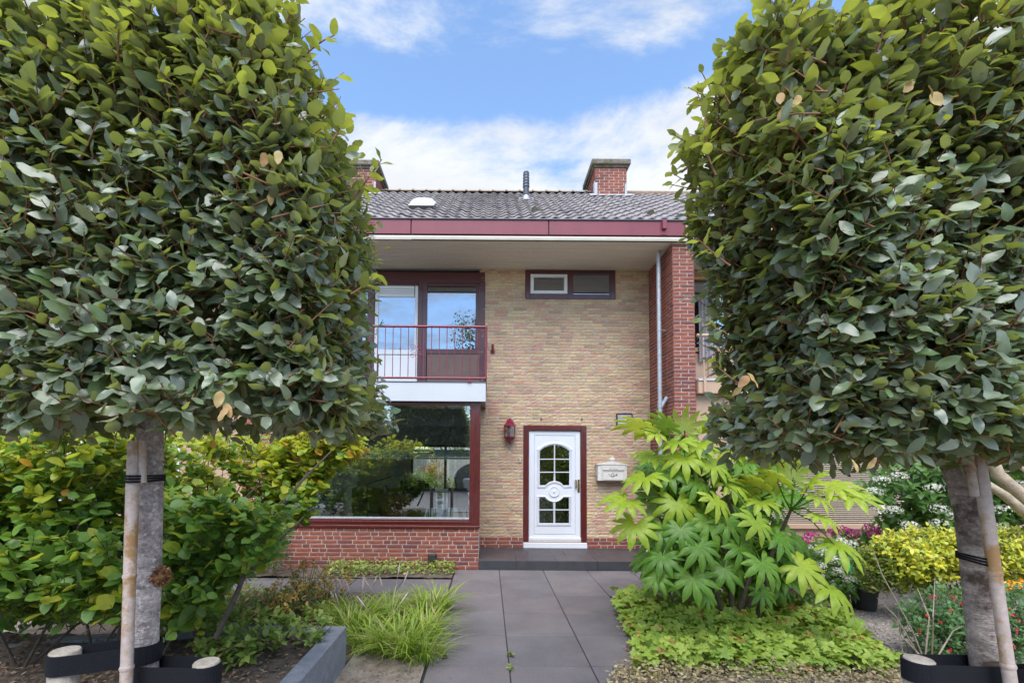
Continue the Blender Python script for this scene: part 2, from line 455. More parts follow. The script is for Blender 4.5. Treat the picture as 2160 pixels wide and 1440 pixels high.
M = dict(
    ybrick=pm('yellow_brick', [(.54, .38, .21), (.57, .42, .25), (.54, .31, .21), (.48, .33, .19), (.58, .44, .25), (.52, .27, .19), (.42, .275, .175), (.55, .36, .22), (.60, .45, .265), (.36, .26, .15)], .85, (40, .18), (1.7, .13), .5, 130),
    rbrick=pm('red_brick', [(.25, .072, .047), (.265, .085, .054), (.185, .054, .043), (.285, .083, .050), (.145, .047, .045), (.24, .073, .05)], .8, (30, .16), (150, .1), .35, 150),
    ymortar=pm('grey_mortar', [(.40, .37, .37)], .95, (60, .15), None, .5, 160),
    rmortar=pm('pale_mortar', [(.55, .49, .455)], .95, (50, .15), None, .4, 160),
    tile=pm('concrete_roof_tile', [(.235, .21, .225), (.28, .255, .27), (.21, .19, .20), (.31, .285, .28), (.255, .225, .22)], .75, (9, .22), (60, .15), .3, 90, stain=((.10, .10, .04), 7, .58, .16)),
    ridge=pm('ridge_tile_lichen', [(.22, .19, .18), (.27, .17, .12), (.2, .18, .17)], .85, (16, .35), (60, .2), .5, 60, stain=((.16, .15, .04), 12, .52, .12)),
    fascia=pm('wine_red_panel', [(.185, .031, .053)], .45, (2, .08), (60, .05), stretch=(2.5, 1, 1.0)),
    gutter=pm('zinc_edge', [(.10, .11, .13)], .45, (8, .15), metal=.5),
    soffit=pm('weathered_soffit_board', [(.78, .74, .67), (.80, .76, .70), (.75, .71, .65)], .8, (3, .07), (30, .06), stretch=(.3, 6, 6)),
    batten=pm('cream_batten', [(.44, .41, .355)], .6, (6, .1)),
    frame=pm('aubergine_frame', [(.075, .018, .024)], .35, (20, .12), coat=.2),
    mahog=pm('mahogany_frame', [(.095, .016, .014)], .3, (30, .25), coat=.3, stretch=(1, 1, .2)),
    rail=pm('wine_red_rail', [(.19, .013, .035)], .32, (10, .1), coat=.3),
    white=pm('white_upvc', [(.68, .70, .76)], .35, (3, .03)),
    whitep=pm('white_trespa', [(.52, .535, .575)], .4, (2, .04), (120, .03)),
    brownp=pm('brown_panel', [(.13, .085, .08)], .6, (6, .1)),
    zinc=pm('pale_zinc_pipe', [(.42, .44, .49)], .4, (20, .12), metal=.35, stain=((.3, .3, .33), 8, .58, .1)),
    ventg=pm('grey_louvre', [(.40, .405, .44)], .5, (10, .08)),
    lead=pm('lead_flashing', [(.38, .39, .43)], .55, (10, .2)),
    black=pm('black_plastic', [(.02, .021, .024)], .4, (20, .1)),
    strap=pm('black_webbing', [(.012, .013, .018)], .75, (200, .3), bump=.3, bscale=400, spec=.15),
    flue=pm('slate_blue_flue', [(.06, .07, .10)], .45, (8, .2)),
    dome=pm('opal_dome', [(.68, .64, .55)], .3, (20, .1)),
    moss=pm('mossy_concrete', [(.17, .15, .13)], .9, (18, .3), (70, .25), .7, 60, stain=((.09, .095, .03), 14, .5, .1)),
    slab=pm('concrete_paver', [(.142, .128, .133), (.168, .147, .149), (.130, .119, .126), (.158, .139, .143), (.148, .134, .141), (.135, .118, .122)], .75, (1.9, .2), (120, .22), .2, 280, stain=((.185, .155, .156), 1.1, .5, .2)),
    sand=pm('joint_sand', [(.07, .065, .06)], .95, (60, .3)),
    step=pm('ceramic_step_tile', [(.070, .060, .066), (.062, .056, .062), (.078, .064, .068)], .5, (5, .14), (90, .08), spec=.22),
    riser=pm('dark_riser_tile', [(.045, .047, .055), (.05, .05, .058)], .45, (8, .15)),
    kerb=pm('bluish_concrete', [(.23, .24, .27), (.255, .265, .29)], .85, (10, .2), (90, .2), .5, 110),
    soil=pm('dry_soil', [(.25, .205, .165)], .95, (9, .35), (80, .35), .9, 50, stain=((.36, .32, .27), 3.5, .5, .2)),
    dirt=pm('dark_soil', [(.12, .09, .07)], .95, (9, .35), (80, .35), .9, 50),
    chip=pm('bark_chip', [(.24, .135, .085), (.16, .10, .065), (.34, .22, .14), (.10, .068, .05), (.42, .30, .20)], .9, (60, .2)),
    dry=pm('dry_clipping', [(.44, .36, .18), (.34, .27, .13), (.52, .45, .26), (.24, .17, .09), (.40, .30, .15)], .9, (60, .2)),
    grav=pm('gravel_stone', [(.42, .37, .34), (.30, .26, .24), (.55, .49, .45), (.20, .175, .165), (.46, .39, .34)], .85, (80, .15)),
    gravb=pm('gravel_bed', [(.28, .245, .225)], .95, (30, .3), (200, .4), .8, 200),
    brass=pm('brass', [(.50, .33, .08)], .25, None, metal=.9),
    mail=pm('cream_mailbox', [(.62, .59, .55)], .45, (20, .08), stain=((.5, .45, .4), 20, .6, .1)),
    ink=pm('black_paint', [(.03, .028, .028)], .6, None),
    bark=pm('grey_bark', [(.40, .35, .35)], .9, (9, .5), (80, .45), 1.0, 60, stretch=(1, 1, 2.6), stain=((.66, .62, .61), 46, .56, .06)),
    bark2=pm('brown_bark', [(.33, .28, .255)], .9, (8, .5), (70, .45), 1.0, 50, stretch=(1, 1, 3.2), stain=((.10, .068, .05), 7, .52, .1)),
    twig=pm('rusty_twig', [(.24, .10, .045), (.18, .08, .04), (.30, .13, .06)], .7, (40, .2)),
    stem=pm('grey_stem', [(.075, .058, .048), (.10, .08, .065)], .85, (30, .3), bump=.4),
    pstem=pm('pale_stem', [(.36, .29, .21)], .85, (14, .3), (60, .2), .4, 60),
    cane=pm('bamboo_cane', [(.46, .38, .35)], .6, (8, .2), (60, .15), stretch=(1, 1, .25), stain=((.33, .19, .08), 7, .50, .1)),
    post=pm('grey_post_wood', [(.36, .32, .27)], .85, (12, .25), (90, .2), .4, 60, stretch=(2, 2, .3)),
    tan=pm('tan_paint', [(.46, .31, .22)], .5, (6, .06)),
    ochre=pm('ochre_frame', [(.45, .29, .13)], .5, (6, .08)),
    reed=pm('reed_slat', [(.40, .33, .26), (.44, .37, .29), (.36, .29, .23)], .7, (30, .15)),
    reedb=pm('blind_backing', [(.10, .075, .055)], .9, None),
    curtain=pm('sheer_curtain', [(.62, .60, .66)], .8, (10, .05)),
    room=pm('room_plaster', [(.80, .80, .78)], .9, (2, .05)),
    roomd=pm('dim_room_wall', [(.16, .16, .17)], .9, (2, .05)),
    lino=pm('pale_room_floor', [(.52, .51, .48)], .35, (3, .08)),
    leather=pm('brown_leather', [(.20, .09, .045)], .45, (12, .2)),
    oak=pm('oak', [(.33, .22, .12)], .5, (14, .15), stretch=(.3, 2, 2)),
    dgrey=pm('dark_grey', [(.06, .065, .07)], .4, None),
    blindm=pm('blind_fabric', [(.20, .26, .29), (.25, .31, .34)], .7, (40, .1)),
    potw=pm('white_pot', [(.62, .64, .62)], .4, (20, .06)),
    potb=pm('black_pot', [(.018, .018, .02)], .5, (20, .2)),
    fence=pm('silver_fence', [(.42, .41, .38), (.36, .35, .33), (.46, .45, .42)], .85, (10, .2), stretch=(2, 2, .2)),
    asph=pm('bounce_street_pavers', [(.30, .275, .265)], .9, (3, .15), (150, .2), .3, 200),  # tone raised to bounce light onto facade and soffit; street is out of view
    gall=pm('burr_bark', [(.26, .13, .055), (.18, .08, .04), (.32, .18, .08)], .9, (40, .3)),
    tag=pm('green_plastic', [(.02, .30, .16)], .4, None),
    glass=glassm('window_glass', (.88, .94, .91), .19),
    glassu=glassm('coated_glass', (.55, .58, .60), .30, gcol=(.78, .88, 1)),
    glassd=glassm('textured_glass', (.14, .17, .14), .16, .03, .35),
    glassl=glassm('lantern_glass', (.85, .83, .78), .06),
    # leaves
    elm=leafm('elaeagnus_leaf', [(.14, .185, .135), (.17, .205, .165), (.10, .175, .07), (.205, .235, .20), (.125, .18, .10)], (.25, .275, .15), (.42, .50, .07), .24, .34, .22, 6, spec=.6, coat=.22),
    ely=leafm('elaeagnus_young_leaf', [(.17, .21, .05), (.13, .18, .05), (.22, .26, .07), (.15, .19, .07)], (.25, .27, .10), (.50, .56, .06), .36, .42, .25, 6),
    dead=leafm('withered_leaf', [(.46, .31, .12), (.52, .40, .18), (.34, .19, .08)], (.40, .26, .13), (.5, .3, .1), .2, .7, .3, 6),
    whz=leafm('round_leaf', [(.16, .30, .05), (.20, .34, .055), (.12, .25, .045), (.23, .38, .065)], (.12, .20, .06), (.30, .50, .05), .32, .45, .3, 6),
    why=leafm('sunlit_yellowing_leaf', [(.38, .44, .035), (.30, .40, .035), (.46, .45, .045), (.26, .37, .04)], (.36, .42, .07), (.72, .74, .06), .40, .45, .25, 6),
    who=leafm('orange_leaf', [(.55, .24, .03), (.50, .32, .04), (.50, .17, .05)], (.50, .30, .08), (.8, .4, .05), .35, .5, .2, 6),
    fat=leafm('fatsia_leaf', [(.085, .21, .022), (.06, .165, .02), (.13, .27, .028), (.07, .175, .022)], (.14, .23, .06), (.34, .52, .03), .30, .42, .85, 7, spec=.4),
    fay=leafm('fatsia_young_leaf', [(.30, .42, .03), (.26, .39, .035), (.36, .46, .05)], (.26, .34, .07), (.60, .66, .05), .38, .40, .5, 7, spec=.4),
    ger=leafm('geranium_leaf', [(.28, .42, .06), (.36, .47, .07), (.20, .34, .05), (.42, .50, .09), (.32, .43, .06)], (.22, .30, .08), (.45, .60, .06), .32, .55, .3, 5),
    ged=leafm('geranium_red_leaf', [(.45, .22, .09), (.38, .14, .06), (.48, .32, .10)], (.4, .22, .1), (.7, .35, .1), .3, .6, .3, 5),
    grs=leafm('sedge_blade', [(.25, .37, .035), (.32, .43, .05), (.17, .30, .03), (.42, .48, .10), (.28, .39, .04)], (.18, .28, .04), (.40, .60, .05), .35, .45, 0, 2),
    hyd=leafm('hydrangea_leaf', [(.06, .15, .035), (.08, .19, .04), (.05, .12, .03), (.11, .22, .05)], (.11, .19, .06), (.28, .48, .05), .28, .45, .3, 7),
    hyw=leafm('white_petal', [(.66, .66, .58), (.70, .70, .65), (.58, .60, .46)], (.75, .75, .66), (.8, .8, .7), .3, .6, 0, 1, blem=False),
    hyp=leafm('magenta_petal', [(.42, .012, .20), (.36, .01, .16), (.48, .03, .27)], (.42, .02, .22), (.6, .03, .3), .3, .6, 0, 1, blem=False),
    euo=leafm('euonymus_leaf', [(.62, .58, .04), (.68, .62, .06), (.48, .52, .05), (.24, .38, .05), (.72, .66, .14)], (.4, .42, .08), (.75, .75, .08), .3, .4, .2, 4),
    fuc=leafm('fuchsia_leaf', [(.08, .18, .06), (.11, .23, .08), (.06, .15, .05)], (.12, .2, .08), (.28, .48, .08), .28, .5, .2, 5),
    red=leafm('red_petal', [(.60, .015, .03), (.50, .01, .03)], (.55, .02, .04), (.8, .03, .05), .25, .5, 0, 1),
    org=leafm('orange_petal', [(.85, .40, .02), (.85, .50, .03)], (.8, .4, .03), (.9, .5, .05), .25, .5, 0, 1),
    cov=leafm('groundcover_leaf', [(.19, .31, .06), (.25, .36, .07), (.34, .41, .09), (.14, .24, .05), (.38, .33, .10)], (.16, .22, .06), (.4, .55, .06), .28, .5, .3, 4),
    lau=leafm('laurel_leaf', [(.09, .25, .04), (.13, .32, .05), (.08, .20, .04)], (.12, .22, .05), (.30, .55, .05), .25, .3, .3, 7, spec=.6),
    ivy=leafm('ivy_leaf', [(.04, .11, .03), (.06, .14, .035), (.03, .08, .025)], (.08, .14, .05), (.2, .36, .05), .2, .4, .3, 4),
    seed=leafm('dry_bract', [(.66, .42, .12), (.70, .52, .18), (.52, .29, .09), (.58, .50, .12)], (.42, .28, .1), (.7, .5, .1), .3, .6, 0, 1),
    oat=leafm('dry_spike', [(.52, .42, .24), (.46, .35, .2)], (.5, .4, .22), (.6, .5, .3), .3, .7, 0, 1),
    far=leafm('street_tree_leaf', [(.14, .22, .09), (.18, .25, .11), (.10, .18, .07)], (.15, .21, .09), (.2, .33, .05), .25, .45, 0, 3),
    gdn=leafm('garden_leaf', [(.12, .22, .04), (.2, .28, .05), (.28, .25, .06), (.09, .17, .04)], (.16, .22, .06), (.45, .6, .08), .35, .5, 0, 3),
)

# ------------------------------------------------------------------ bricks, tiles, leaves: pieces laid as objects, the rest joined
def rows_to_matrix(a):
    return Matrix(((*a[0], ), (*a[1], ), (*a[2], ), (0, 0, 0, 1)))
def place(name, me, mat34, parent):
    o = bpy.data.objects.new(name, me)
    link(o, parent)
    o.matrix_basis = rows_to_matrix(mat34)
    return o
def merge(name, Vv, T, mats34, vi, mat, parent, uv=None, mi=None, kind='stuff', smooth=True):
    """one mesh of many pieces; Vv (variants, nv, 3), T (nt, 3), mats34 (n, 3, 4), vi variant of each"""
    n = len(mats34)
    if n == 0:
        return None
    A = np.asarray(mats34, np.float64)
    V = np.einsum('nij,nvj->nvi', A[:, :, :3], np.asarray(Vv)[vi]) + A[:, None, :, 3]
    nv = V.shape[1]
    TT = (np.asarray(T)[None] + (np.arange(n) * nv)[:, None, None]).reshape(-1, 3)
    U = None if uv is None else np.tile(uv, (n, 1))
    m_i = None if mi is None else np.repeat(mi, len(T))
    o = bpy.data.objects.new(name, tri_mesh(name, V.reshape(-1, 3), TT, mat, U, m_i, smooth))
    link(o, parent)
    if kind: o['kind'] = kind
    return o

def unit_brick(seed, L, h, d, rough):
    r_ = np.random.default_rng(seed)
    nx, nz = 5, 3
    xs, zs = np.linspace(-L / 2, L / 2, nx), np.linspace(-h / 2, h / 2, nz)
    V = []
    for z in zs:
        for x in xs:
            ex = abs(abs(x) - L / 2) < 1e-6; ez = abs(abs(z) - h / 2) < 1e-6
            V.append((x * (1 - .012 * ez), -d + (.35 * d if (ex or ez) else 0) + r_.normal(0, rough), z + (r_.normal(0, rough) if ez else 0)))
    k = len(V)
    for z in (-h / 2, h / 2):
        for x in xs:
            V.append((x, .004, z))
    T = []
    for j in range(nz - 1):
        for i in range(nx - 1):
            a = j * nx + i
            T += [(a, a + 1, a + nx + 1), (a, a + nx + 1, a + nx)]
    for i in range(nx - 1):
        T += [(k + i, k + i + 1, i + 1), (k + i, i + 1, i)]
        a = (nz - 1) * nx + i; b = k + nx + i
        T += [(a, a + 1, b + 1), (a, b + 1, b)]
    for i, f in ((0, 1), (nx - 1, 0)):
        c = [i, nx + i, 2 * nx + i, k + nx + i, k + i]
        if f == 0:
            T += [(c[0], c[4], c[3]), (c[0], c[3], c[1]), (c[1], c[3], c[2])]
        else:
            T += [(c[0], c[3], c[4]), (c[0], c[1], c[3]), (c[1], c[2], c[3])]
    return np.array(V), np.array(T)

BRICKM = {}
def lay_bricks(parent, O, u, nrm, W, H, course, bl, joint, mat, holes=(), limit=300, seen=None, proud=.008, rough=.001, seed=1, bond='wild', joined_name='bricks_beyond'):
    """bricks as geometry on the plane through O spanned by u (horizontal) and z; holes in (s, t)"""
    r_ = np.random.default_rng(seed)
    O, u, nrm = Vector(O), Vector(u), Vector(nrm)
    h = course - joint
    key = (round(bl, 3), round(h, 4), round(proud, 4), round(rough, 4), mat.name)
    if key not in BRICKM:
        vs_ = [unit_brick(100 + i, bl, h, proud, rough) for i in range(7)]
        Vv = np.array([v for v, t in vs_]); T = vs_[0][1]
        BRICKM[key] = (Vv, T, [tri_mesh('brick', v, T, mat, smooth=False) for v in Vv])
    Vv, T, meshes = BRICKM[key]
    hd = (bl - joint) / 2
    lays = []
    for i in range(int(H / course + .5)):
        t0 = i * course
        s = -r_.random() * bl if bond == 'wild' else (-(bl + joint) / 2 if i % 2 else 0)
        while s < W:
            ln = bl if (bond != 'wild' or r_.random() < .68) else hd
            a, b = max(s, 0), min(s + ln, W)
            segs = [(a, b)]
            for (h0, h1, v0, v1) in holes:
                if t0 + course * .5 > v0 and t0 + course * .5 < v1:
                    new = []
                    for (p, q) in segs:
                        if q <= h0 or p >= h1: new.append((p, q))
                        else:
                            if p < h0: new.append((p, h0 - .002))
                            if q > h1: new.append((h1 + .002, q))
                    segs = new
            for (p, q) in segs:
                if q - p > .025:
                    lays.append(((p + q) / 2, t0 + h / 2 + joint / 2, q - p))
            s += ln + joint
    items = []
    for s, t_, ln in lays:
        c = O + u * s + Vector((0, 0, t_))
        tilt = r_.normal(0, .004)
        k = ln / bl
        n_ = -nrm
        A = [[u.x * k, n_.x, u.x * 0 - 0, c.x], [u.y * k, n_.y, 0, c.y], [tilt, 0, 1, c.z]]
        px, py, dz = proj(c)
        ok = 1 if (0 < px < 2160 and 0 < py < 1440 and (seen is None or seen(px, py))) else 0
        items.append((-(ok * 1000 + ln / dz ** 2), A, int(r_.integers(0, 7))))
    order = sorted(range(len(items)), key=lambda i: items[i][0])
    for i in order[:limit]:
        place('brick', meshes[items[i][2]], items[i][1], parent)
    rest = order[limit:]
    if rest:
        merge(joined_name, Vv, T, [items[i][1] for i in rest], [items[i][2] for i in rest], mat, parent, smooth=False)
    return len(lays)

# ---- leaves
def leaf_geo(L=1.0, W=.5, a=.8, b=.9, fold=.2, curl=.2, wave=0.0, n=4, seed=0, tipcurl=0.0):
    r_ = np.random.default_rng(seed)
    V, UV = [(0, 0, 0)], [(.5, 0)]
    ph = r_.random() * 6
    for i in range(1, n + 1):
        v = i / (n + 1)
        w_ = W / 2 * math.sin(math.pi * v ** a) ** b
        zc = -curl * v * v * L + tipcurl * math.sin(v * 3)
        for sgn in (-1, 0, 1):
            z = zc + (fold * w_ + wave * L * math.sin(v * 9 + ph + sgn * 1.3)) * abs(sgn)
            V.append((sgn * w_ * (1 + r_.normal(0, .06) * abs(sgn)), v * L, z)); UV.append((.5 + .5 * sgn, v))
    V.append((0, L, -curl * L)); UV.append((.5, 1))
    T = [(0, 2, 1), (0, 3, 2)]
    for i in range(n - 1):
        p = 1 + i * 3
        for q in (0, 1):
            T += [(p + q, p + q + 1, p + q + 4), (p + q, p + q + 4, p + q + 3)]
    p = 1 + (n - 1) * 3
    e_ = len(V) - 1
    T += [(p, p + 1, e_), (p + 1, p + 2, e_)]
    return np.array(V, float), np.array(T), np.array(UV, float)
def blade_geo(L=1.0, W=.012, arch=.5, n=5, seed=0):
    V, UV = [], []
    for i in range(n):
        v = i / n
        w_ = W / 2 * (1 - v ** 2.2 * .8)
        y, z = arch * L * v ** 1.8, L * v * (1 - .35 * arch * v * v)
        V += [(-w_, y, z), (w_, y, z)]; UV += [(0, v), (1, v)]
    V.append((0, arch * L, L * (1 - .35 * arch))); UV.append((.5, 1))
    T = []
    for i in range(n - 1):
        p = 2 * i
        T += [(p, p + 1, p + 3), (p, p + 3, p + 2)]
    T.append((2 * n - 2, 2 * n - 1, 2 * n))
    return np.array(V, float), np.array(T), np.array(UV, float)
def palm_geo(nl=8, span=300, depth=.62, lobew=.2, droop=.3, cup=.1, seed=0, serr=.0):
    """palmate leaf of radius 1, stalk at the origin, middle lobe along +y"""
    r_ = np.random.default_rng(seed)
    V, UV = [(0, 0, 0)], [(.5, 0)]
    T = []
    sin_prev = None
    first = -span / 2
    st = span / nl
    def zz(r, k=1.0):
        return cup * r * (1 - r) * 2 - droop * r ** 2.2
    ring = []
    for k in range(nl + 1):                   # sinus points between lobes
        an = R(first + st * k)
        rr = (1 - depth) * (1 + r_.normal(0, .06)) * (.75 if k in (0, nl) else 1)
        V.append((rr * math.sin(an), rr * math.cos(an), zz(rr) - .03)); UV.append((0 if k % 2 else 1, .3))
        ring.append(len(V) - 1)
    for k in range(nl):
        an = R(first + st * (k + .5))
        off = abs(k + .5 - nl / 2) / (nl / 2)
        ln = (1 - .35 * off ** 2) * (1 + r_.normal(0, .04))
        bend = r_.normal(0, .05)
        lw = lobew * (1 - .2 * off)
        d_ = Vector((math.sin(an + bend), math.cos(an + bend), 0)); s_ = Vector((d_.y, -d_.x, 0))
        def pt(r, side, dz=0):
            q = d_ * r + s_ * (side * lw)
            V.append((q.x, q.y, zz(r) + dz)); UV.append((.5 + .5 * side, r)); return len(V) - 1
        m0 = pt(ln * .36, 0, .025); m1 = pt(ln * .66, 0, .03); m2 = pt(ln * .86, 0, .01)
        l1 = pt(ln * .64, -1.0, -.03 + r_.normal(0, .02)); r1 = pt(ln * .64, 1.0, -.03 + r_.normal(0, .02))
        l2 = pt(ln * .84, -.62, -.03 + r_.normal(0, .02)); r2 = pt(ln * .84, .62, -.03 + r_.normal(0, .02))
        tip = pt(ln, 0, -.03 * droop)
        a0, a1 = ring[k], ring[k + 1]
        T += [(0, m0, a0), (0, a1, m0), (a0, m0, l1), (m0, m1, l1), (m0, a1, r1), (m0, r1, m1),
              (l1, m1, l2), (m1, m2, l2), (m1, r1, r2), (m1, r2, m2), (l2, m2, tip), (m2, r2, tip)]
    return np.array(V, float), np.array(T), np.array(UV, float)

def frame34(pos, d, nrm, s):
    """3x4 matrix: y along d, z near nrm, scaled by s"""
    d = np.asarray(d, float); d = d / (np.linalg.norm(d) + 1e-9)
    nrm = np.asarray(nrm, float)
    z = nrm - d * nrm.dot(d)
    l = np.linalg.norm(z)
    z = z / l if l > 1e-6 else np.array((d[1], -d[0], 0.0))
    x = np.cross(d, z)
    A = np.empty((3, 4))
    A[:, 0], A[:, 1], A[:, 2], A[:, 3] = x * s, d * s, z * s, pos
    return A

LEAVES = {}
def leafset(name, mats, geos):
    Vv = np.array([g[0] for g in geos]); T, UV = geos[0][1], geos[0][2]
    LEAVES[name] = (Vv, T, UV, mats, {})
def leaf_piece(kind, v, mi, nm='leaf'):
    Vv, T, UV, mats, cache = LEAVES[kind]
    if (v, mi, nm) not in cache:
        cache[v, mi, nm] = tri_mesh(nm, Vv[v], T, mats[mi], UV)
    return cache[v, mi, nm]
OCC = []                                      # surfaces that may hide leaves, nearest first
def centre_of(kind, A, v):
    Vv = LEAVES[kind][0][v]
    c = Vv.mean(0)
    return A[:, :3] @ c + A[:, 3]
def put_leaves(parent, kind, items, limit=300, joined='foliage', hide=True, piece='leaf', occlude=True):
    """items: (A 3x4, material index). The leaves that show largest become objects, the rest one part."""
    Vv, T, UV, mats, _c = LEAVES[kind]
    n = len(items)
    if not n: return
    A = np.array([i[0] for i in items]); mi = np.array([i[1] for i in items])
    vi = rng.integers(0, len(Vv), n)
    V = np.einsum('nij,nvj->nvi', A[:, :, :3], Vv[vi]) + A[:, None, :, 3]
    nv = V.shape[1]
    TT = (T[None] + (np.arange(n) * nv)[:, None, None]).reshape(-1, 3)
    bvh = None
    if limit:
        if hide or occlude:
            bvh = BVHTree.FromPolygons(V.reshape(-1, 3).tolist(), TT.tolist())
        nt_ = len(T)
        score = np.zeros(n)
        for i in range(n):
            c = V[i].mean(0)
            px, py, dz = proj(c)
            if dz < .1 or not (-10 < px < 2170 and -10 < py < 1450): continue
            sz = np.linalg.norm(A[i][:, 1]) / dz
            hits = 0
            for c2 in (V[i][nv // 2], V[i][nv // 3], V[i][nv - 3]):
                d = Vector(c2) - EYE; dist = d.length; d.normalize()
                if any((b.ray_cast(EYE, d, dist - .01)[0] is not None) for b in OCC): continue
                q = bvh.ray_cast(EYE, d)
                if q[2] is not None and (q[2] // nt_ == i): hits += 1
            if hits:
                nz = A[i][:, 2] / (np.linalg.norm(A[i][:, 2]) + 1e-9)
                vdir = np.array(EYE) - c; vdir /= np.linalg.norm(vdir)
                score[i] = sz * sz * (.25 + abs(nz.dot(vdir))) * (.3 + hits)
        order = np.argsort(-score)
        top = [i for i in order[:limit] if score[i] > 0]
    else:
        top = []
    for i in top:
        place(piece, leaf_piece(kind, int(vi[i]), int(mi[i]), piece), A[i], parent)
    keep = np.ones(n, bool); keep[top] = False
    if keep.any():
        merge(joined, Vv, T, A[keep], vi[keep], mats, parent, UV, mi[keep] if len(mats) > 1 else None)
    if occlude and bvh is not None:
        OCC.append(bvh)
    return bvh

leafset('elae', [M['elm'], M['ely'], M['dead']], [leaf_geo(1, .46 + .05 * (i % 3), .84, .58, .16, .02 + .07 * (i % 4), .034, 6, i) for i in range(8)])
leafset('round', [M['whz'], M['why'], M['who']], [leaf_geo(1, .70 + .06 * (i % 3), .86, .62, .12, .08 + .06 * (i % 4), .012, 5, 20 + i) for i in range(8)])
leafset('laurel', [M['lau']], [leaf_geo(1, .44, .8, .8, .2, .2 + .06 * (i % 3), .01, 4, 40 + i) for i in range(6)])
leafset('hyd', [M['hyd']], [leaf_geo(1, .55, .75, .85, .18, .15 + .1 * (i % 3), .015, 4, 50 + i) for i in range(6)])
leafset('small', [M['cov'], M['euo'], M['fuc'], M['ivy'], M['seed'], M['gdn'], M['far']], [leaf_geo(1, .58, .8, .75, .15, .12 + .1 * (i % 3), .02, 2, 60 + i) for i in range(6)])
leafset('petal', [M['hyw'], M['hyp'], M['red'], M['org'], M['oat']], [leaf_geo(1, .85, 1.0, .6, .1, .1 + .1 * (i % 3), .02, 1, 70 + i) for i in range(4)])
leafset('fatsia', [M['fat'], M['fay']], [palm_geo(9, 300, .62 + .03 * (i % 3), .145, .22 + .14 * (i % 3), .20, 80 + i) for i in range(7)])
leafset('ger', [M['ger'], M['ged']], [palm_geo(5, 300, .42, .30, .12 + .1 * (i % 2), .12, 90 + i) for i in range(6)])
leafset('blade', [M['grs'], M['oat']], [blade_geo(1, .05, .5 + .22 * i, 5) for i in range(5)])

UP = np.array((0, 0, 1.0))
def unit(v):
    v = np.asarray(v, float)
    return v / (np.linalg.norm(v) + 1e-9)
def rdir(k=1.0):
    return unit(rng.normal(0, 1, 3)) * k
def shoot(p, d, ln, nleaf, ls, items, twigs=None, tilt=.35, upb=.6, mi=lambda f: 0, start=.15, phase=None, r0=.003, flat=0.0, hz=1.0, nb=.55, nj=.22, nx=None):
    """a twig from p along d carrying leaves; returns its end"""
    d = unit(d); p = np.asarray(p, float)
    a = unit(np.cross(d, UP) + 1e-4); b = np.cross(d, a)
    bend = rng.normal(0, .12, 3) + np.array((0, 0, .08))
    ph = rng.random() * 6.28 if phase is None else phase
    pts = []
    for k in range(4):
        f = k / 3
        pts.append(p + d * ln * f + bend * ln * f * f)
    if twigs is not None:
        twigs.tube(pts, [r0, r0 * .85, r0 * .7, r0 * .4], 4, cap=False)
    for k in range(nleaf):
        f = start + (1 - start) * (k + .5) / nleaf if nleaf > 1 else 1
        q = p + d * ln * f + bend * ln * f * f
        t = ph + k * 2.4
        rad = a * math.cos(t) + b * math.sin(t) * (1 - flat)
        rad = rad * np.array((1, 1, hz))
        ld = unit(rad + d * (tilt + .5 * (k / max(nleaf, 1))) + rng.normal(0, .18, 3) - UP * .04)
        nr = unit(d * nb + UP * upb + rng.normal(0, nj, 3) + (0 if nx is None else nx))
        s = ls * (1.0 - .35 * abs(f - .45)) * rng.uniform(.78, 1.15)
        items.append((frame34(q, ld, nr, s), mi(f)))
    return pts[-1]

# ------------------------------------------------------------------ the ground
YF, YW, YS, YE = 6.95, 7.95, 6.93, 6.84       # bay front, house wall, step front, eaves
ZST = .14
ZSOF = at(1029, 504, YE).z
props(MB().add([(-300, -300, -.02), (300, -300, -.02), (300, 300, -.02), (-300, 300, -.02)], [(0, 1, 2, 3)]).build('ground', M['soil']), kind='structure')
props(MB().add([(-60, -9.5, .0), (60, -9.5, .0), (60, -.6, .0), (-60, -.6, .0)], [(0, 1, 2, 3)]).build('street', M['asph']), kind='structure')
path = props(MB().box(-3.9, -.48, 5.64, 6.40, -.015, -.004).box(-.48, 1.455, .9, 5.655, -.015, -.004).box(-.48, 2.735, 5.655, 6.93, -.015, -.0045).build('path', M['ink']), kind='structure')
TS = .637
slabm = [MB().cbox(-TS / 2 + .0042, TS / 2 - .0042, -TS / 2 + .0042, TS / 2 - .0042, -.04, 0, .003) for _ in range(1)][0]
slabme = None
XJ = .179
def paver(x, y, wx, wy):
    global slabme
    if slabme is None:
        o = slabm.build('paving_slab', M['slab'], path); slabme = o.data
    else:
        o = link(bpy.data.objects.new('paving_slab', slabme), path)
    o.location = (x, y, .004 + rng.normal(0, .0012))
    o.scale = (wx / TS, wy / TS, 1)
    o.rotation_euler = (rng.normal(0, .0016), rng.normal(0, .0016), rng.normal(0, .0016))
for j in range(10):
    y1 = YS - TS * j
    for i in range(-1, 4 if j < 2 else 2):
        x0 = XJ + TS * i
        paver(x0 + TS / 2, y1 - TS / 2 + rng.normal(0, .002), TS, TS)
for i in range(6):                            # the strip running off along the bay
    x1 = XJ - TS - .012 - TS * 1.0 * i
    paver(x1 - TS / 2, 6.03, TS, TS * 1.1)

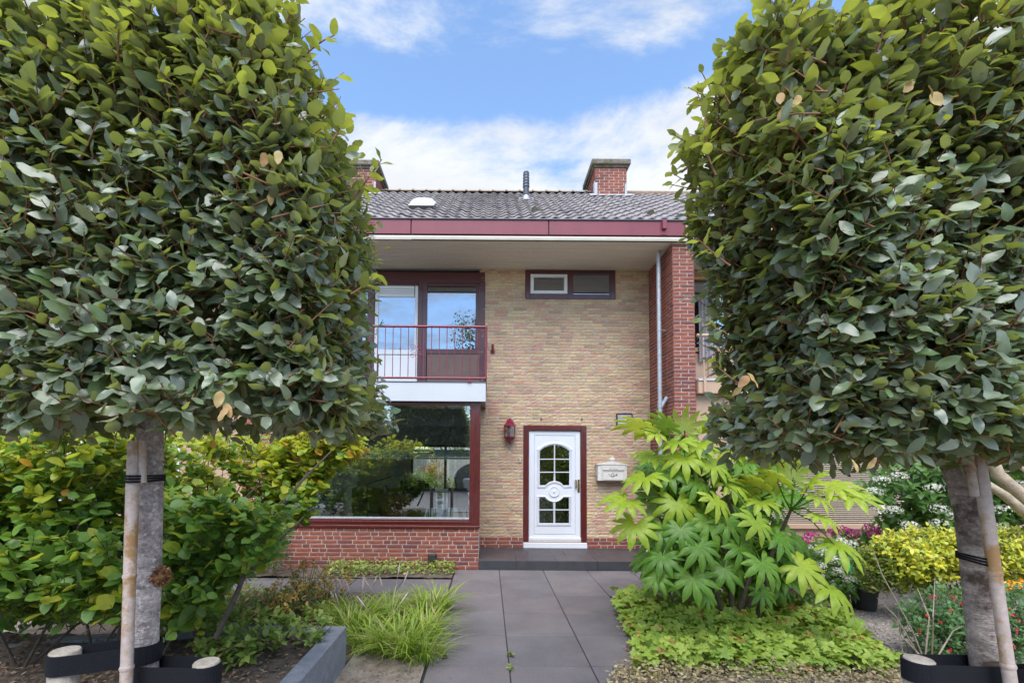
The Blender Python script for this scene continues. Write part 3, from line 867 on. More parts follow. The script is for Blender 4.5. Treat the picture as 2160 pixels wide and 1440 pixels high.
step = thing('doorstep', 'low tiled step of dark grey tiles below the white front door', 'step', (1.3, 7.4, 0))
MB().box(-.118, 2.73, YS + .012, YW + .02, 0, ZST - .012).build('step_core', M['sand'], step)
for i, (a, b) in enumerate([(-.118, .43), (.43, 1.02), (1.02, 1.61), (1.61, 2.20), (2.20, 2.73)]):
    for j, (c, d) in enumerate([(YS, YS + .40), (YS + .40, YS + .80), (YS + .80, YW)]):
        sh = .2 * (j % 2)
        a2, b2 = (a + sh if i else a), (b + sh if i < 4 else b)
        MB().cbox(a2 + .0015, b2 - .0015, c + .0015, d - .0015, ZST - .012, ZST + rng.normal(0, .0005), .001).build('tile', M['step'], step)
    MB().cbox(a + .0015, b - .0015, YS - .004, YS + .010, .006, ZST - .003, .001).build('riser_tile', M['riser'], step)

# ------------------------------------------------------------------ the house
def rc(px0, px1, py0, py1, Y):
    xm, ym = (px0 + px1) / 2, (py0 + py1) / 2
    return at(px0, ym, Y).x, at(px1, ym, Y).x, at(xm, py1, Y).z, at(xm, py0, Y).z
def holed(mb, x0, x1, z0, z1, y0, y1, holes):
    xs = sorted({x0, x1, *[h[0] for h in holes], *[h[1] for h in holes]})
    for a, b in zip(xs[:-1], xs[1:]):
        cuts = sorted((h[2], h[3]) for h in holes if h[0] <= a + 1e-6 and h[1] >= b - 1e-6)
        z = z0
        for c, d in cuts + [(z1, z1)]:
            if c - z > 1e-4: mb.box(a, b, y0, y1, z, c)
            z = max(z, d)
    return mb
def frame_boxes(mb, x0, x1, z0, z1, y0, y1, tl, tr_, tb, tt):
    mb.cbox(x0, x0 + tl, y0, y1, z0, z1, .003); mb.cbox(x1 - tr_, x1, y0, y1, z0, z1, .003)
    mb.cbox(x0 + tl, x1 - tr_, y0 + .001, y1, z0, z0 + tb, .003); mb.cbox(x0 + tl, x1 - tr_, y0 + .001, y1, z1 - tt, z1, .003)
    return mb

house = thing('terraced_house', 'brick terraced house with balcony, white front door and wine red fascia', 'house', (0, YW, 0))
XWL, XWR = at(1023, 700, YW).x, at(1370, 750, YW).x
XPL, XPR = XWR, XWR + .325
XPARTY = XPL + .17
dx0, dx1, dz0, dz1 = rc(1103.5, 1237.5, 897, 1153, YW)
ux0, ux1, uz0, uz1 = rc(1108, 1298, 570, 632, YW)
# yellow front wall
fwl = holed(MB(), XWL - .1, XWR, 0, ZSOF, YW, YW + .12, [(dx0, dx1, 0, dz1), (ux0, ux1, uz0, uz1)]).build('front_wall', M['ymortar'], house)
zp = at(1050, 1132, YW).z
C_Y = .0535
def seen_y(px, py): return 1022 < px < 1500 and not (px > 1400 and py > 850)
lay_bricks(fwl, (XWL - .1, YW, zp), (1, 0, 0), (0, -1, 0), XWR - XWL + .1, ZSOF - zp, C_Y, .218, .0115, M['ybrick'],
           [(dx0 - XWL + .1, dx1 - XWL + .1, -1, dz1 - zp), (ux0 - XWL + .1, ux1 - XWL + .1, uz0 - zp, uz1 - zp)], 300, seen_y, .007, .0022, 3)
plinth = MB().box(XWL - .09, XWR, YW - .0005, YW + .01, ZST - .05, zp).build('plinth', M['rmortar'], house)
lay_bricks(plinth, (XWL - .1, YW, ZST), (1, 0, 0), (0, -1, 0), XWR - XWL + .1, zp - ZST, (zp - ZST) / 3, .218, .010, M['rbrick'],
           [(dx0 - XWL + .1, dx1 - XWL + .1, -1, 5)], 60, None, .008, .001, 4)
# red party pillar that carries the eaves
C_R = .0560
pil = MB().box(XPL + .008, XPR - .008, YE + .078, YW + .1, 0, ZSOF).build('party_pillar', M['rmortar'], house)
YP = YE + .07
npf = lay_bricks(pil, (XPL, YP + .008, 0), (1, 0, 0), (0, -1, 0), XPR - XPL, ZSOF, C_R, .215, .0105, M['rbrick'], (), 170, lambda x, y: y < 880, .008, .001, 5, 'half')
lay_bricks(pil, (XPL + .008, YW, 0), (0, -1, 0), (-1, 0, 0), YW - YP - .002, ZSOF, C_R, .215, .0105, M['rbrick'], (), 300, lambda x, y: y < 880, .008, .001, 6, 'half')
lay_bricks(pil, (XPR - .008, YP + .002, 0), (0, 1, 0), (1, 0, 0), YW - YP - .002, ZSOF, C_R, .215, .0105, M['rbrick'], (), 0, None, .008, .001, 7, 'half')

# bay with the big window
XB0 = -3.62
bx0, bx1, bz0, bz1 = rc(577, 1011, 846, 1112, YF)
XBR = bx1 - .002
bay = holed(MB(), XB0, XBR, 0, bz1 + .01, YF, YF + .10, [(bx0, bx1, bz0, bz1 + .01)])
bay.box(XBR - .1, XBR, YF + .10, YW, 0, bz1 + .01)
bay = bay.build('bay_wall', M['rmortar'], house)
lay_bricks(bay, (XB0, YF, 0), (1, 0, 0), (0, -1, 0), XBR - XB0, bz1, bz0 / 10.0, .215, .0105, M['rbrick'], [(bx0 - XB0, 9, bz0, 9)], 190, lambda x, y: x > 540, .008, .001, 8)
bwf = frame_boxes(MB(), bx0 + .002, bx1 + .012, bz0 + .002, bz1, YF - .018, YF + .07, .10, .155, .125, .055)
bwf.cbox(bx0 - .02, bx1 + .015, YF - .030, YF + .01, bz0 - .002, bz0 + .035, .004)
bwf.cbox(bx1 - .105, bx1 - .075, YF - .026, YF - .0185, bz0 + .04, bz1 - .002, .002)
bwf.cbox(bx1 - .045, bx1 - .015, YF - .026, YF - .0185, bz0 + .04, bz1 - .002, .002)
bwf.cbox(bx0 + .03, bx1 - .13, YF - .026, YF - .0185, bz0 + .075, bz0 + .10, .002)
bayw = bwf.build('bay_window', M['mahog'], house)
MB().box(bx0 + .098, bx1 - .14, YF + .030, YF + .036, bz0 + .12, bz1 - .05).build('pane', M['glass'], bayw)
MB().cbox(bx0 + .102, bx1 - .143, YF - .012, YF + .03, bz0 + .127, bz0 + .150, .002).build('glazing_bead', M['zinc'], bayw)
# balcony slab and its white front
sx0, sx1, sz0, sz1 = rc(560, 1024.5, 805, 845, YF - .1)
ZB = sz1
MB().box(XB0 + .02, sx1 - .012, YF - .085, YW - .001, sz0 + .012, sz1 - .005).build('balcony_slab', M['frame'], house)
MB().cbox(XB0, sx1, YF - .10, YF - .086, sz0, sz1 - .004, .003).cbox(sx1 - .0105, sx1 + .002, YF - .0855, YW - .01, sz0 + .001, sz1 - .006, .002).build('balcony_front', M['whitep'], house)
MB().cbox(XB0, sx1 + .006, YF - .108, YW - .02, sz1 - .004, sz1 + .012, .003).build('balcony_edge_trim', M['gutter'], house)
# balcony window wall
a0, a1, _, _ = rc(600, 1023, 600, 600, YW)
zt, zh = at(900, 572, YW).z, ZSOF
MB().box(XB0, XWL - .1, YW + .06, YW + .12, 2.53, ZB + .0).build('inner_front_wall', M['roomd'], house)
bf = MB()
def fr(px0, px1, py0, py1, y0=YW - .01, y1=YW + .07, mb=bf, c=.003):
    x0, x1, z0, z1 = rc(px0, px1, py0, py1, YW)
    mb.cbox(x0, x1, y0, y1, z0, z1, c); return x0, x1, z0, z1
fr(560, 1023, 573, 596)                                          # head
fr(1011, 1023, 596.3, 815); fr(881, 900, 596.3, 815, YW - .008); fr(774, 789, 596.3, 815, YW - .008); fr(560, 680, 596.3, 815, YW - .009)
fr(900, 1011, 596.3, 603.5, YW + .004); fr(789, 881, 596.3, 602, YW + .004); fr(680, 774, 596.3, 603.5, YW + .004)
fr(900, 1011, 736, 746, YW + .002)
fr(680, 774, 736, 746, YW + .002)
fr(889.6, 891, 600, 812, YW - .012, YW - .004)
fr(1003, 1011, 603.7, 735.7, YW + .012)
bwin = bf.build('balcony_window', M['frame'], house)
for a, b in ((900, 1003.2), (680, 774)):
    x0, x1, z0, z1 = rc(a, b, 603.5, 736, YW)
    MB().box(x0, x1, YW + .03, YW + .036, z0, z1).build('pane', M['glassu'], bwin)
    x0, x1, z0, z1 = rc(a, b + (8 if a > 800 else 0), 746, 815, YW)
    MB().box(x0, x1, YW + .012, YW + .03, z0, z1).build('lower_panel', M['brownp'], bwin)
bd = MB()
for q in ((789.5, 797, 602.4, 815), (874, 880.6, 602.4, 815), (797, 874, 602.4, 609), (797, 874, 737, 747), (797, 874, 621.5, 626)):
    fr(*q, YW + .006, YW + .05, bd)
bdoor = bd.build('balcony_door', M['white'], house)
x0, x1, z0, z1 = rc(797, 874, 626, 737, YW)
MB().box(x0, x1, YW + .022, YW + .028, z0, z1).build('pane', M['glassu'], bdoor)
x0, x1, z0, z1 = rc(798, 873, 748.3, 815, YW)
MB().box(x0, x1, YW + .014, YW + .03, z0, z1).build('lower_panel', M['white'], bdoor)
for q in ((609.6, 613), (613.8, 617.2), (618, 621.2)):
    x0, x1, z0, z1 = rc(797.3, 873.7, *q, YW)
    MB().box(x0, x1, YW + .012, YW + .03, z0, z1).build('vent_slat', M['white'], bdoor)
MB().box(at(797, 700, YW).x, at(874, 700, YW).x, YW + .031, YW + .034, at(830, 626, YW).z, at(830, 605, YW).z).build('vent_backing', M['ink'], bdoor)
x0, x1, z0, z1 = rc(791, 794.5, 692, 704, YW)
MB().cbox(x0, x1, YW - .03, YW + .006, z0, z1, .003).build('handle', M['white'], bdoor)
# balcony railing
YRL = YF - .045
rx0, rx1, rz0, rz1 = rc(640, 1028, 688, 797, YRL)
rb = MB()
rb.tube([(XB0, YRL, rz1), (rx1 - .02, YRL, rz1)], .019, 10); rb.tube([(XB0, YRL, rz0 + .005), (rx1 - .02, YRL, rz0 + .005)], .017, 10)
rb.tube([(rx1 - .02, YRL - .016, rz1), (rx1 - .02, YW, rz1)], .019, 10); rb.tube([(rx1 - .02, YRL, rz0 + .005), (rx1 - .02, YW, rz0 + .005)], .017, 10)
rb.tube([(rx1 - .02, YRL, rz0), (rx1 - .02, YRL, rz1)], .016, 8)
railing = rb.build('balcony_railing', M['rail'], house, True)
xs = [at(796 + 16.3 * k, 740, YRL).x for k in range(-9, 15)]
for k, x in enumerate(xs):
    if x < rx1 - .06: MB().tube([(x, YRL, rz0), (x, YRL, rz1)], .0062, 6).build('bar', M['rail'], railing, True)
for k in range(1, 8):
    y = YRL + (YW - YRL) * k / 8
    MB().tube([(rx1 - .02, y, rz0), (rx1 - .02, y, rz1)], .0062, 6).build('bar', M['rail'], railing, True)
def spiral(c, r0, a0, turns, u=(1, 0, 0), n=14, sgn=1):
    u = Vector(u); z = Vector((0, 0, 1)); o = []
    for i in range(n):
        f = i / (n - 1); a = a0 + sgn * turns * 2 * math.pi * f; r_ = r0 * (1 - .75 * f)
        o.append(Vector(c) + u * (r_ * math.cos(a)) + z * (r_ * math.sin(a)))
    return o
sc_ = at(878, 740, YRL)
for sx in (-1, 1):
    for sz in (-1, 1):
        c = sc_ + Vector((sx * .055, 0, sz * .062))
        pts = [sc_ + Vector((sx * .09, 0, sz * .004)), sc_ + Vector((sx * .028, 0, sz * .02))] + spiral(c, .042, math.pi if sx > 0 else 0, 1.1, n=12, sgn=-sx * sz)
        MB().tube(pts, .0042, 5).build('scroll', M['rail'], railing, True)
for sz, z in ((-1, rz1 - .05), (1, rz0 + .05)):
    MB().tube(spiral((rx1 - .075, YRL, z + sz * .03), .04, math.pi / 2 * sz, 1.0), .0035, 5).build('scroll', M['rail'], railing, True)
bb = at(990, 805, YF - .11)
MB().cbox(bb.x - .03, bb.x + .03, YF - .125, YF - .104, bb.z - .012, bb.z + .018, .004).tube([(bb.x, YF - .1, bb.z), (bb.x, YRL, rz0)], .012, 8).build('rail_bracket', M['rail'], railing)
# upper window
uf = frame_boxes(MB(), ux0 + .002, ux1 - .002, uz0 + .002, uz1 - .002, YW - .016, YW + .07, .09, .09, .09, .065)
x0, x1, z0, z1 = rc(1197, 1209, 579, 619, YW); uf.cbox(x0, x1, YW - .014, YW + .07, uz0 + .09, uz1 - .065, .003)
uw = uf.build('upper_window', M['frame'], house)
x0, x1, z0, z1 = rc(1119, 1196.5, 579, 620, YW)
MB().box(x0 + .05, x1 - .05, YW + .025, YW + .03, z0 + .05, z1 - .05).build('pane', M['glassu'], uw)
frame_boxes(MB(), x0, x1, z0, z1, YW - .022, YW + .05, .055, .055, .055, .055).build('opening_sash', M['white'], uw)
x2, x3, z2, z3 = rc(1209, 1285.5, 579, 620, YW)
MB().box(x2 - .01, x3 + .01, YW + .02, YW + .026, z2 - .01, z3 + .01).build('pane', M['glassu'], uw)
MB().box(ux0 + .03, ux1 - .03, YW + .09, YW + .10, uz0 + .03, uz1 - .03).build('net_curtain', pm('grey_net', [(.20, .21, .22)], .9, (40, .1), stretch=(8, 1, .2)), uw)

# front door (pixel outlines of the panes measured on the photograph, turned into metres in the plane of the door)
YD = YW + .035
fd = frame_boxes(MB(), dx0 + .002, dx1 - .002, at(1170, 1143, YW).z, dz1 - .002, YW - .012, YW + .09, .092, .095, .001, .085)
fdoor = fd.build('front_door', M['mahog'], house)
lx0, lx1, lz0, lz1 = rc(1115.5, 1225, 908.5, 1139, YW)
MB().cbox(dx0 + .006, dx1 - .006, YW - .05, YW + .06, ZST + .002, at(1170, 1143.5, YW).z, .004).build('sill', M['white'], fdoor)
MB().box(lx0, lx1, YD, YD + .05, lz0, lz1).build('door_leaf', M['white'], fdoor)
def D(cx_, cy_): 
    p = at(1000 + cx_ / 4, 860 + cy_ / 4, YW); return p.x, p.z
def ring(pts): return [D(*p) for p in pts]
stile = MB()
gx0, gz1 = D(508, 228); gx1, gz0 = D(859, 1072)
frame_boxes(stile, lx0 + .001, lx1 - .001, lz0 + .001, lz1 - .001, YD - .014, YD - .0005, gx0 - lx0, lx1 - gx1, gz0 - lz0, lz1 - gz1)
stile.build('stile', M['white'], fdoor)
MB().box(gx0 + .012, gx1 - .012, YD - .011, YD - .001, gz0 + .012, gz1 - .012).build('raised_panel', M['white'], fdoor)
MB().cbox(lx0 + .004, lx1 - .004, YD - .04, YD - .0145, lz0 + .002, lz0 + .05, .006).build('weather_bar', M['white'], fdoor)
def arc(cx_, cy_, r_, a0, a1, n=8): return [(cx_ + r_ * math.cos(R(a0 + (a1 - a0) * i / n)), cy_ - r_ * math.sin(R(a0 + (a1 - a0) * i / n))) for i in range(n + 1)]
CX, CY, AR = 680, 484, 172
def side(pts): return [(2 * CX - x, y) for x, y in pts]
t1 = [(556, 428), (674, 428)] + [(674, CY - math.sqrt(AR ** 2 - 36))] + [(CX + AR * math.cos(R(a)), CY - AR * math.sin(R(a))) for a in np.linspace(96, 136.2, 7)]
t2 = [(556, 538), (674, 538), (674, 437), (556, 437)]
r3 = 90
t3 = [(556, 650), (CX - math.sqrt(r3 ** 2 - 60 ** 2), 650)] + [(CX + r3 * math.cos(R(a)), 710 - r3 * math.sin(R(a))) for a in np.linspace(134, 96, 6)] + [(674, 547), (556, 547)]
l1 = [(552, 855), (670, 855)] + [(CX - 3 + 80 * math.cos(R(a)), 708 + 80 * math.sin(R(a))) for a in np.linspace(97, 142, 6)] + [(552, 757)]
l2 = [(552, 970), (670, 970), (670, 866), (552, 866)]
for pl in (t1, t2, t3, l1, l2):
    for sd_ in (0, 1):
        q = pl if not sd_ else [(2 * CX - (4 if pl in (l1, l2) else 0) - x, y) for x, y in pl][::-1]
        MB().prism(ring(q), YD - .017, YD - .0115).build('pane', M['glassd'], fdoor)
mo = MB()
def mtube(pts, r_, close=True):
    p = [Vector((x, YD - .016, z)) for x, z in ring(pts)]
    mo.tube(p + ([p[0]] if close else []), r_, 6)
top = [(548, 660), (600, 660)] + [(CX + r3 * math.cos(R(a)), 712 - r3 * math.sin(R(a))) for a in np.linspace(145, 35, 11)] + [(812, 660), (812, 360)] + \
      [(CX + (AR + 12) * math.cos(R(a)), CY - (AR + 12) * math.sin(R(a))) for a in np.linspace(43, 137, 12)] + [(548, 360)]
low = [(544, 980), (806, 980), (806, 748), (752, 748)] + [(CX - 3 + 84 * math.cos(R(a)), 706 + 84 * math.sin(R(a))) for a in np.linspace(30, 150, 11)] + [(600, 748), (544, 748)]
for pts in (top, low):
    mtube(pts, .012)
    c = np.mean(pts, 0)
    mtube([(x + (x - c[0]) * .08, y + (y - c[1]) * .045) for x, y in pts], .010)
mtube([(532, 352), (560, 352)], .013, False); mtube([(800, 352), (828, 352)], .013, False)
for pts in ([(CX, 318), (CX, 622)], [(556, 432.5), (804, 432.5)], [(556, 542.5), (804, 542.5)], [(677, 790), (677, 972)], [(550, 860.5), (804, 860.5)]):
    mtube(pts, .0085, False)
mo.build('moulding', M['white'], fdoor, True)
mcx, mcz = D(677, 706)
md = MB().tube([(mcx, YD - .010, mcz), (mcx, YD - .020, mcz)], .086, 24)
md.tube([Vector((mcx + .082 * math.cos(t), YD - .021, mcz + .082 * math.sin(t))) for t in np.linspace(0, 2 * math.pi, 25)], .008, 6)
md.tube([(mcx, YD - .02, mcz), (mcx, YD - .034, mcz)], [.024, .012], 12)
md.build('medallion', M['white'], fdoor, True)
hx, hz = D(884, 658)
hb = MB().cbox(hx - .018, hx + .018, YD - .022, YD - .0142, hz - .112, hz + .112, .003)
hb.tube([(hx, YD - .02, hz + .05), (hx, YD - .055, hz + .05), (hx - .01, YD - .06, hz - .03)], .010, 8)
hb.tube([(hx, YD - .02, hz - .07), (hx, YD - .034, hz - .07)], .013, 10)
hx2, hz2 = D(859, 640)
hb.tube([(hx2, YD - .015, hz2 + .06), (hx2, YD - .05, hz2 + .06)], .011, 8).tube([(hx2, YD - .015, hz2 - .06), (hx2, YD - .05, hz2 - .06)], .011, 8).tube([(hx2, YD - .05, hz2 - .065), (hx2, YD - .05, hz2 + .065)], .013, 10)
hb.build('handle', M['brass'], fdoor, True)

# soffit, fascia, batten
XE0, XE1 = -4.2, XPARTY
sof = MB().box(XE0, XPARTY + 6.4, YE + .01, YW + .15, ZSOF + .022, ZSOF + .05).build('soffit', M['soffit'], house)
nb = 11
for i in range(nb):
    y0 = YE + .012 + (YW - YE - .014) * i / nb
    MB().cbox(XE0, XPL if y0 > YP - .05 else XPARTY, y0 + .0018, y0 + (YW - YE - .014) / nb - .0018, ZSOF + rng.normal(0, .001), ZSOF + .022, .002).build('soffit_board', M['soffit'], sof)
ztop, zbot = at(1029, 464, YE).z, at(1029, 494, YE).z
MB().cbox(XE0, at(868, 500, YE).x, YE + .012, YE + .03, ZSOF - .012, at(900, 498.5, YE).z, .003).cbox(at(868.5, 500, YE).x, XPARTY + 6, YE + .008, YE + .03, ZSOF - .008, at(900, 498.5, YE).z + .003, .003).build('batten', M['batten'], house)
MB().box(XE0, XPARTY + 6.2, YE + .03, YE + .06, ZSOF - .005, ztop).build('fascia_backing', M['ink'], house)
pj = [XE0, at(867, 480, YE).x, at(1157.5, 480, YE).x, XPARTY]
for a, b in zip(pj[:-1], pj[1:]):
    MB().cbox(a + .007, b - .007, YE, YE + .028, zbot, ztop, .003).build('fascia_panel', M['fascia'], house)
x0, x1, z0, z1 = rc(1397, 1406, 463, 483, YE - .03)
MB().cbox(x0, x1, YE - .05, YE - .001, z0, z1, .004).cbox(x0 - .012, x1 + .012, YE - .006, YE - .0005, zbot + .01, z1, .001).build('overflow_spout', M['fascia'], house)
MB().tube([(XE0, YE - .006, ztop + .012), (XPARTY, YE - .006, ztop + .012)], .014, 8).build('gutter_edge', M['gutter'], house)

# roof of wavy tiles
YRDG = 10.0
zr0 = ztop + .005
zrdg = at(1029, 404, YRDG).z - .06
PIT = math.atan2(zrdg - zr0, YRDG - YE - .02)
ey = Vector((0, math.cos(PIT), math.sin(PIT))); ez = Vector((0, -math.sin(PIT), math.cos(PIT)))
EAV = Vector((0, YE + .02, zr0))
def onroof(x, s, h=0): return Vector((x, 0, 0)) + EAV + ey * s + ez * h
SL = (YRDG - YE - .02) / math.cos(PIT)
NR = 14
CV, RW = .181, SL / 14
XT0 = -4.3
ncol = round((XPARTY - XT0) / CV)
CV = (XPARTY - XT0) / ncol
rf = MB()
rf.add([onroof(XT0, 0, -.01), onroof(XPARTY, 0, -.01), onroof(XPARTY, SL, -.01), onroof(XT0, SL, -.01), (XT0, 13.3, zr0), (XPARTY, 13.3, zr0)], [(0, 1, 2, 3), (3, 2, 5, 4)])
rf.add([onroof(XT0, 0, -.01), onroof(XT0, SL, -.01), (XT0, 13.3, zr0)], [(0, 1, 2)])
roof = rf.build('roof', M['ink'], house)
def tile_geo(seed):
    r_ = np.random.default_rng(seed)
    n = 10; V = []; A_ = .034
    def pf(f): return A_ * (.5 + .5 * math.cos(2 * math.pi * (f - .28))) ** 1.25
    for j, s in enumerate((-.004, .5, 1.22)):
        for i in range(n + 1):
            f = i / n * 1.08
            V.append((f * CV, s * RW + (r_.normal(0, .002) if j == 0 else 0), pf(f) + .030 - .026 * s))
    for i in range(n + 1):
        f = i / n * 1.08
        V.append((f * CV, .004 * RW, pf(f) + .013))
    T = []
    for j in range(2):
        for i in range(n):
            a = j * (n + 1) + i; b = a + n + 1
            T += [(a, a + 1, b + 1), (a, b + 1, b)]
    k = 3 * (n + 1)
    for i in range(n):
        T += [(k + i, k + i + 1, i + 1), (k + i, i + 1, i)]
    return np.array(V), np.array(T)
tg = [tile_geo(i) for i in range(6)]
tms = [tri_mesh('roof_tile', v, t, M['tile']) for v, t in tg]
def lay_tiles(parent, x0, n, limit, joined):
    it = []
    for r_i in range(NR):
        for c in range(n):
            o = onroof(x0 + c * CV, r_i * RW + rng.normal(0, .002), rng.normal(0, .0015))
            t_ = rng.normal(0, .006)
            A = [[1, 0, 0, o.x], [0, ey.y, ez.y, o.y], [t_, ey.z, ez.z, o.z]]
            px, py, dz = proj(o + Vector((CV / 2, 0, 0)))
            it.append((-((1000 if 790 < px < 1460 else 0) + 1 / dz), A, int(rng.integers(0, 6))))
    it.sort(key=lambda q: q[0])
    for q in it[:limit]: place('roof_tile', tms[q[2]], q[1], parent)
    if it[limit:]:
        merge(joined, np.array([v for v, t in tg]), tg[0][1], [q[1] for q in it[limit:]], [q[2] for q in it[limit:]], M['tile'], parent)
lay_tiles(roof, XT0, ncol, 300, 'tiles_beyond')
xr = XT0
k = 0
while xr < XPARTY:
    rm = MB(); L_ = .291
    pr = [(.075 * math.cos(a), .055 * math.sin(a)) for a in np.linspace(math.pi * .98, math.pi * .02, 9)]
    for e0, e1, sc in ((0, L_, 1), (-.012, .03, 1.28)):
        vs_ = [(xr + e0, YRDG + y * sc, zrdg + .022 + z * sc) for y, z in pr] + [(xr + e1, YRDG + y * sc, zrdg + .018 + z * sc) for y, z in pr]
        rm.add(vs_, [(i, i + 1, 10 + i, 9 + i) for i in range(8)] + [tuple(range(9)), tuple(range(17, 8, -1))])
    rm.build('ridge_cap', M['ridge'], roof, True)
    xr += L_
def roofY(px, py):                            # roof surface point seen at a pixel
    d = ray(px, py); n_ = ez
    t_ = (EAV - EYE).dot(n_) / d.dot(n_)
    return EYE + d * t_
# flue, roof light, vents
p = roofY(1110, 423)
zt_ = at(1110, 363, p.y).z
fl = MB().tube([(p.x, p.y + .03, p.z - .05), (p.x, p.y + .03, zt_)], .058, 16)
H_ = zt_ - p.z
for f in (.50, .60, .70, .80, .90):
    fl.tube([(p.x, p.y + .03, p.z + H_ * f), (p.x, p.y + .03, p.z + H_ * (f + .05))], [.076 - .014 * f, .07 - .014 * f], 16)
fl.tube([(p.x, p.y + .03, zt_ - .01), (p.x, p.y + .03, zt_ + .02)], [.062, .05], 16)
flue = fl.build('flue', M['flue'], house, True)
MB().tube([(p.x, p.y + .03, p.z - .06), (p.x, p.y + .03, p.z + .10)], [.085, .066], 16).build('flue_collar', M['zinc'], flue, True)
o = onroof(p.x, (p.y - EAV.y) / math.cos(PIT) - .02, .04)
MB().add([o + Vector((-.14, 0, 0)) - ey * .10, o + Vector((.14, 0, 0)) - ey * .10, o + Vector((.14, 0, 0)) + ey * .16, o + Vector((-.14, 0, 0)) + ey * .16], [(0, 1, 2, 3)]).build('flue_flashing', M['lead'], flue)
a, b = roofY(863, 446), roofY(915, 446)
s0 = (a.y - EAV.y) / math.cos(PIT)
xc, wd = (a.x + b.x) / 2, (b.x - a.x)
cb = MB()
h0 = .02
q = [onroof(xc - wd / 2, s0, h0), onroof(xc + wd / 2, s0, h0), onroof(xc + wd / 2, s0 + .42, h0), onroof(xc - wd / 2, s0 + .42, h0)]
q2 = [v + ez * .07 for v in q]
cb.add(q + q2, [(0, 1, 5, 4), (1, 2, 6, 5), (2, 3, 7, 6), (3, 0, 4, 7), (4, 5, 6, 7)])
rl = cb.build('roof_light', M['gutter'], house)
dm = MB()
N_ = 8
vs_ = []
for j in range(N_ + 1):
    for i in range(N_ + 1):
        fx, fy = i / N_ * 2 - 1, j / N_ * 2 - 1
        hgt = .075 + .085 * (max(0, 1 - fx ** 4) * max(0, 1 - fy ** 4)) ** .8
        vs_.append(onroof(xc + fx * wd * .52, s0 + .21 + fy * .225, h0 + hgt))
dm.add(vs_, [(j * (N_ + 1) + i, j * (N_ + 1) + i + 1, (j + 1) * (N_ + 1) + i + 1, (j + 1) * (N_ + 1) + i) for j in range(N_) for i in range(N_)])
dm.build('dome', M['dome'], rl, True)
for px, py in ((1127, 449), (1370, 456)):
    p = roofY(px, py)
    c = p + ez * .05
    v_ = MB().tube([c - ey * .05, c + ey * .10], [.055, .03], 12)
    vt = v_.build('vent_tile', M['moss'], roof, True)
# chimneys
def chimney(x0, x1, yf, depth, zt0, seed):
    zb = zr0 + math.tan(PIT) * (yf - EAV.y) - .1
    ch = MB().box(x0 + .008, x1 - .008, yf + .008, yf + depth, zb, zt0).build('chimney', M['rmortar'], house)
    H = zt0 - zb
    lay_bricks(ch, (x0, yf + .008, zb), (1, 0, 0), (0, -1, 0), x1 - x0, H, .0605, .192, .0115, M['rbrick'], (), 90, None, .008, .001, seed, 'half')
    lay_bricks(ch, (x0 + .008, yf + depth, zb), (0, -1, 0), (-1, 0, 0), depth, H, .0605, .192, .0115, M['rbrick'], (), 70 if seed == 31 else 0, None, .008, .001, seed + 1, 'half', 'side_bricks')
    lay_bricks(ch, (x1 - .008, yf + .002, zb), (0, 1, 0), (1, 0, 0), depth, H, .0605, .192, .0115, M['rbrick'], (), 70 if seed == 41 else 0, None, .008, .001, seed + 2, 'half', 'far_side_bricks')
    MB().cbox(x0 - .075, x1 + .075, yf - .075, yf + depth + .075, zt0 + .002, zt0 + .115, .015).cbox(x0 - .03, x1 + .03, yf - .03, yf + depth + .03, zt0 - .04, zt0 + .0015, .006).build('chimney_cap', M['moss'], ch)
    fl_ = MB().box(x0 - .006, x0 + .05, yf - .006, yf - .001, zb, zb + .42).box(x1 - .04, x1 + .006, yf - .006, yf - .001, zb, zb + .40)
    fl_.box(x0 - .012, x0 - .002, yf - .001, yf + .12, zb, zb + .45)
    fl_.add([onroof(x0 - .12, (yf - EAV.y) / math.cos(PIT) - .12, .05), onroof(x1 + .14, (yf - EAV.y) / math.cos(PIT) - .12, .05), onroof(x1 + .14, (yf - EAV.y) / math.cos(PIT) + .12, .06), onroof(x0 - .12, (yf - EAV.y) / math.cos(PIT) + .12, .06)], [(0, 1, 2, 3)])
    fl_.build('flashing', M['lead'], ch)
YC = 9.62
chimney(at(1255, 400, YC).x, at(1322, 400, YC).x, YC, .85, at(1290, 350, YC).z, 31)
chimney(at(725, 400, YC).x, at(792, 400, YC).x, YC, .85, at(770, 352, YC).z, 41)
# downpipe
p = at(1390.5, 700, 7.2)
dp = MB().tube([(p.x, 7.2, ZST), (p.x, 7.2, ZSOF)], .034, 14)
zc = at(1390, 860, 7.2).z
dp.tube([(p.x, 7.2, zc), (p.x, 7.2, zc + .11)], .039, 14)
dp.tube([(p.x, 7.2, zc - .02), (p.x + .06, 7.18, zc + .09), (p.x + .10, 7.17, zc + .16)], [.030, .030, .036], 10)
pipe = dp.build('downpipe', M['zinc'], house, True)
for py in (697, 1000):
    zc = at(1390, py, 7.2).z
    MB().tube([(p.x, 7.2, zc - .012), (p.x, 7.2, zc + .012)], .039, 12).tube([(p.x, 7.2, zc), (XPL, 7.2, zc)], .008, 6).build('pipe_clip', M['zinc'], pipe, True)

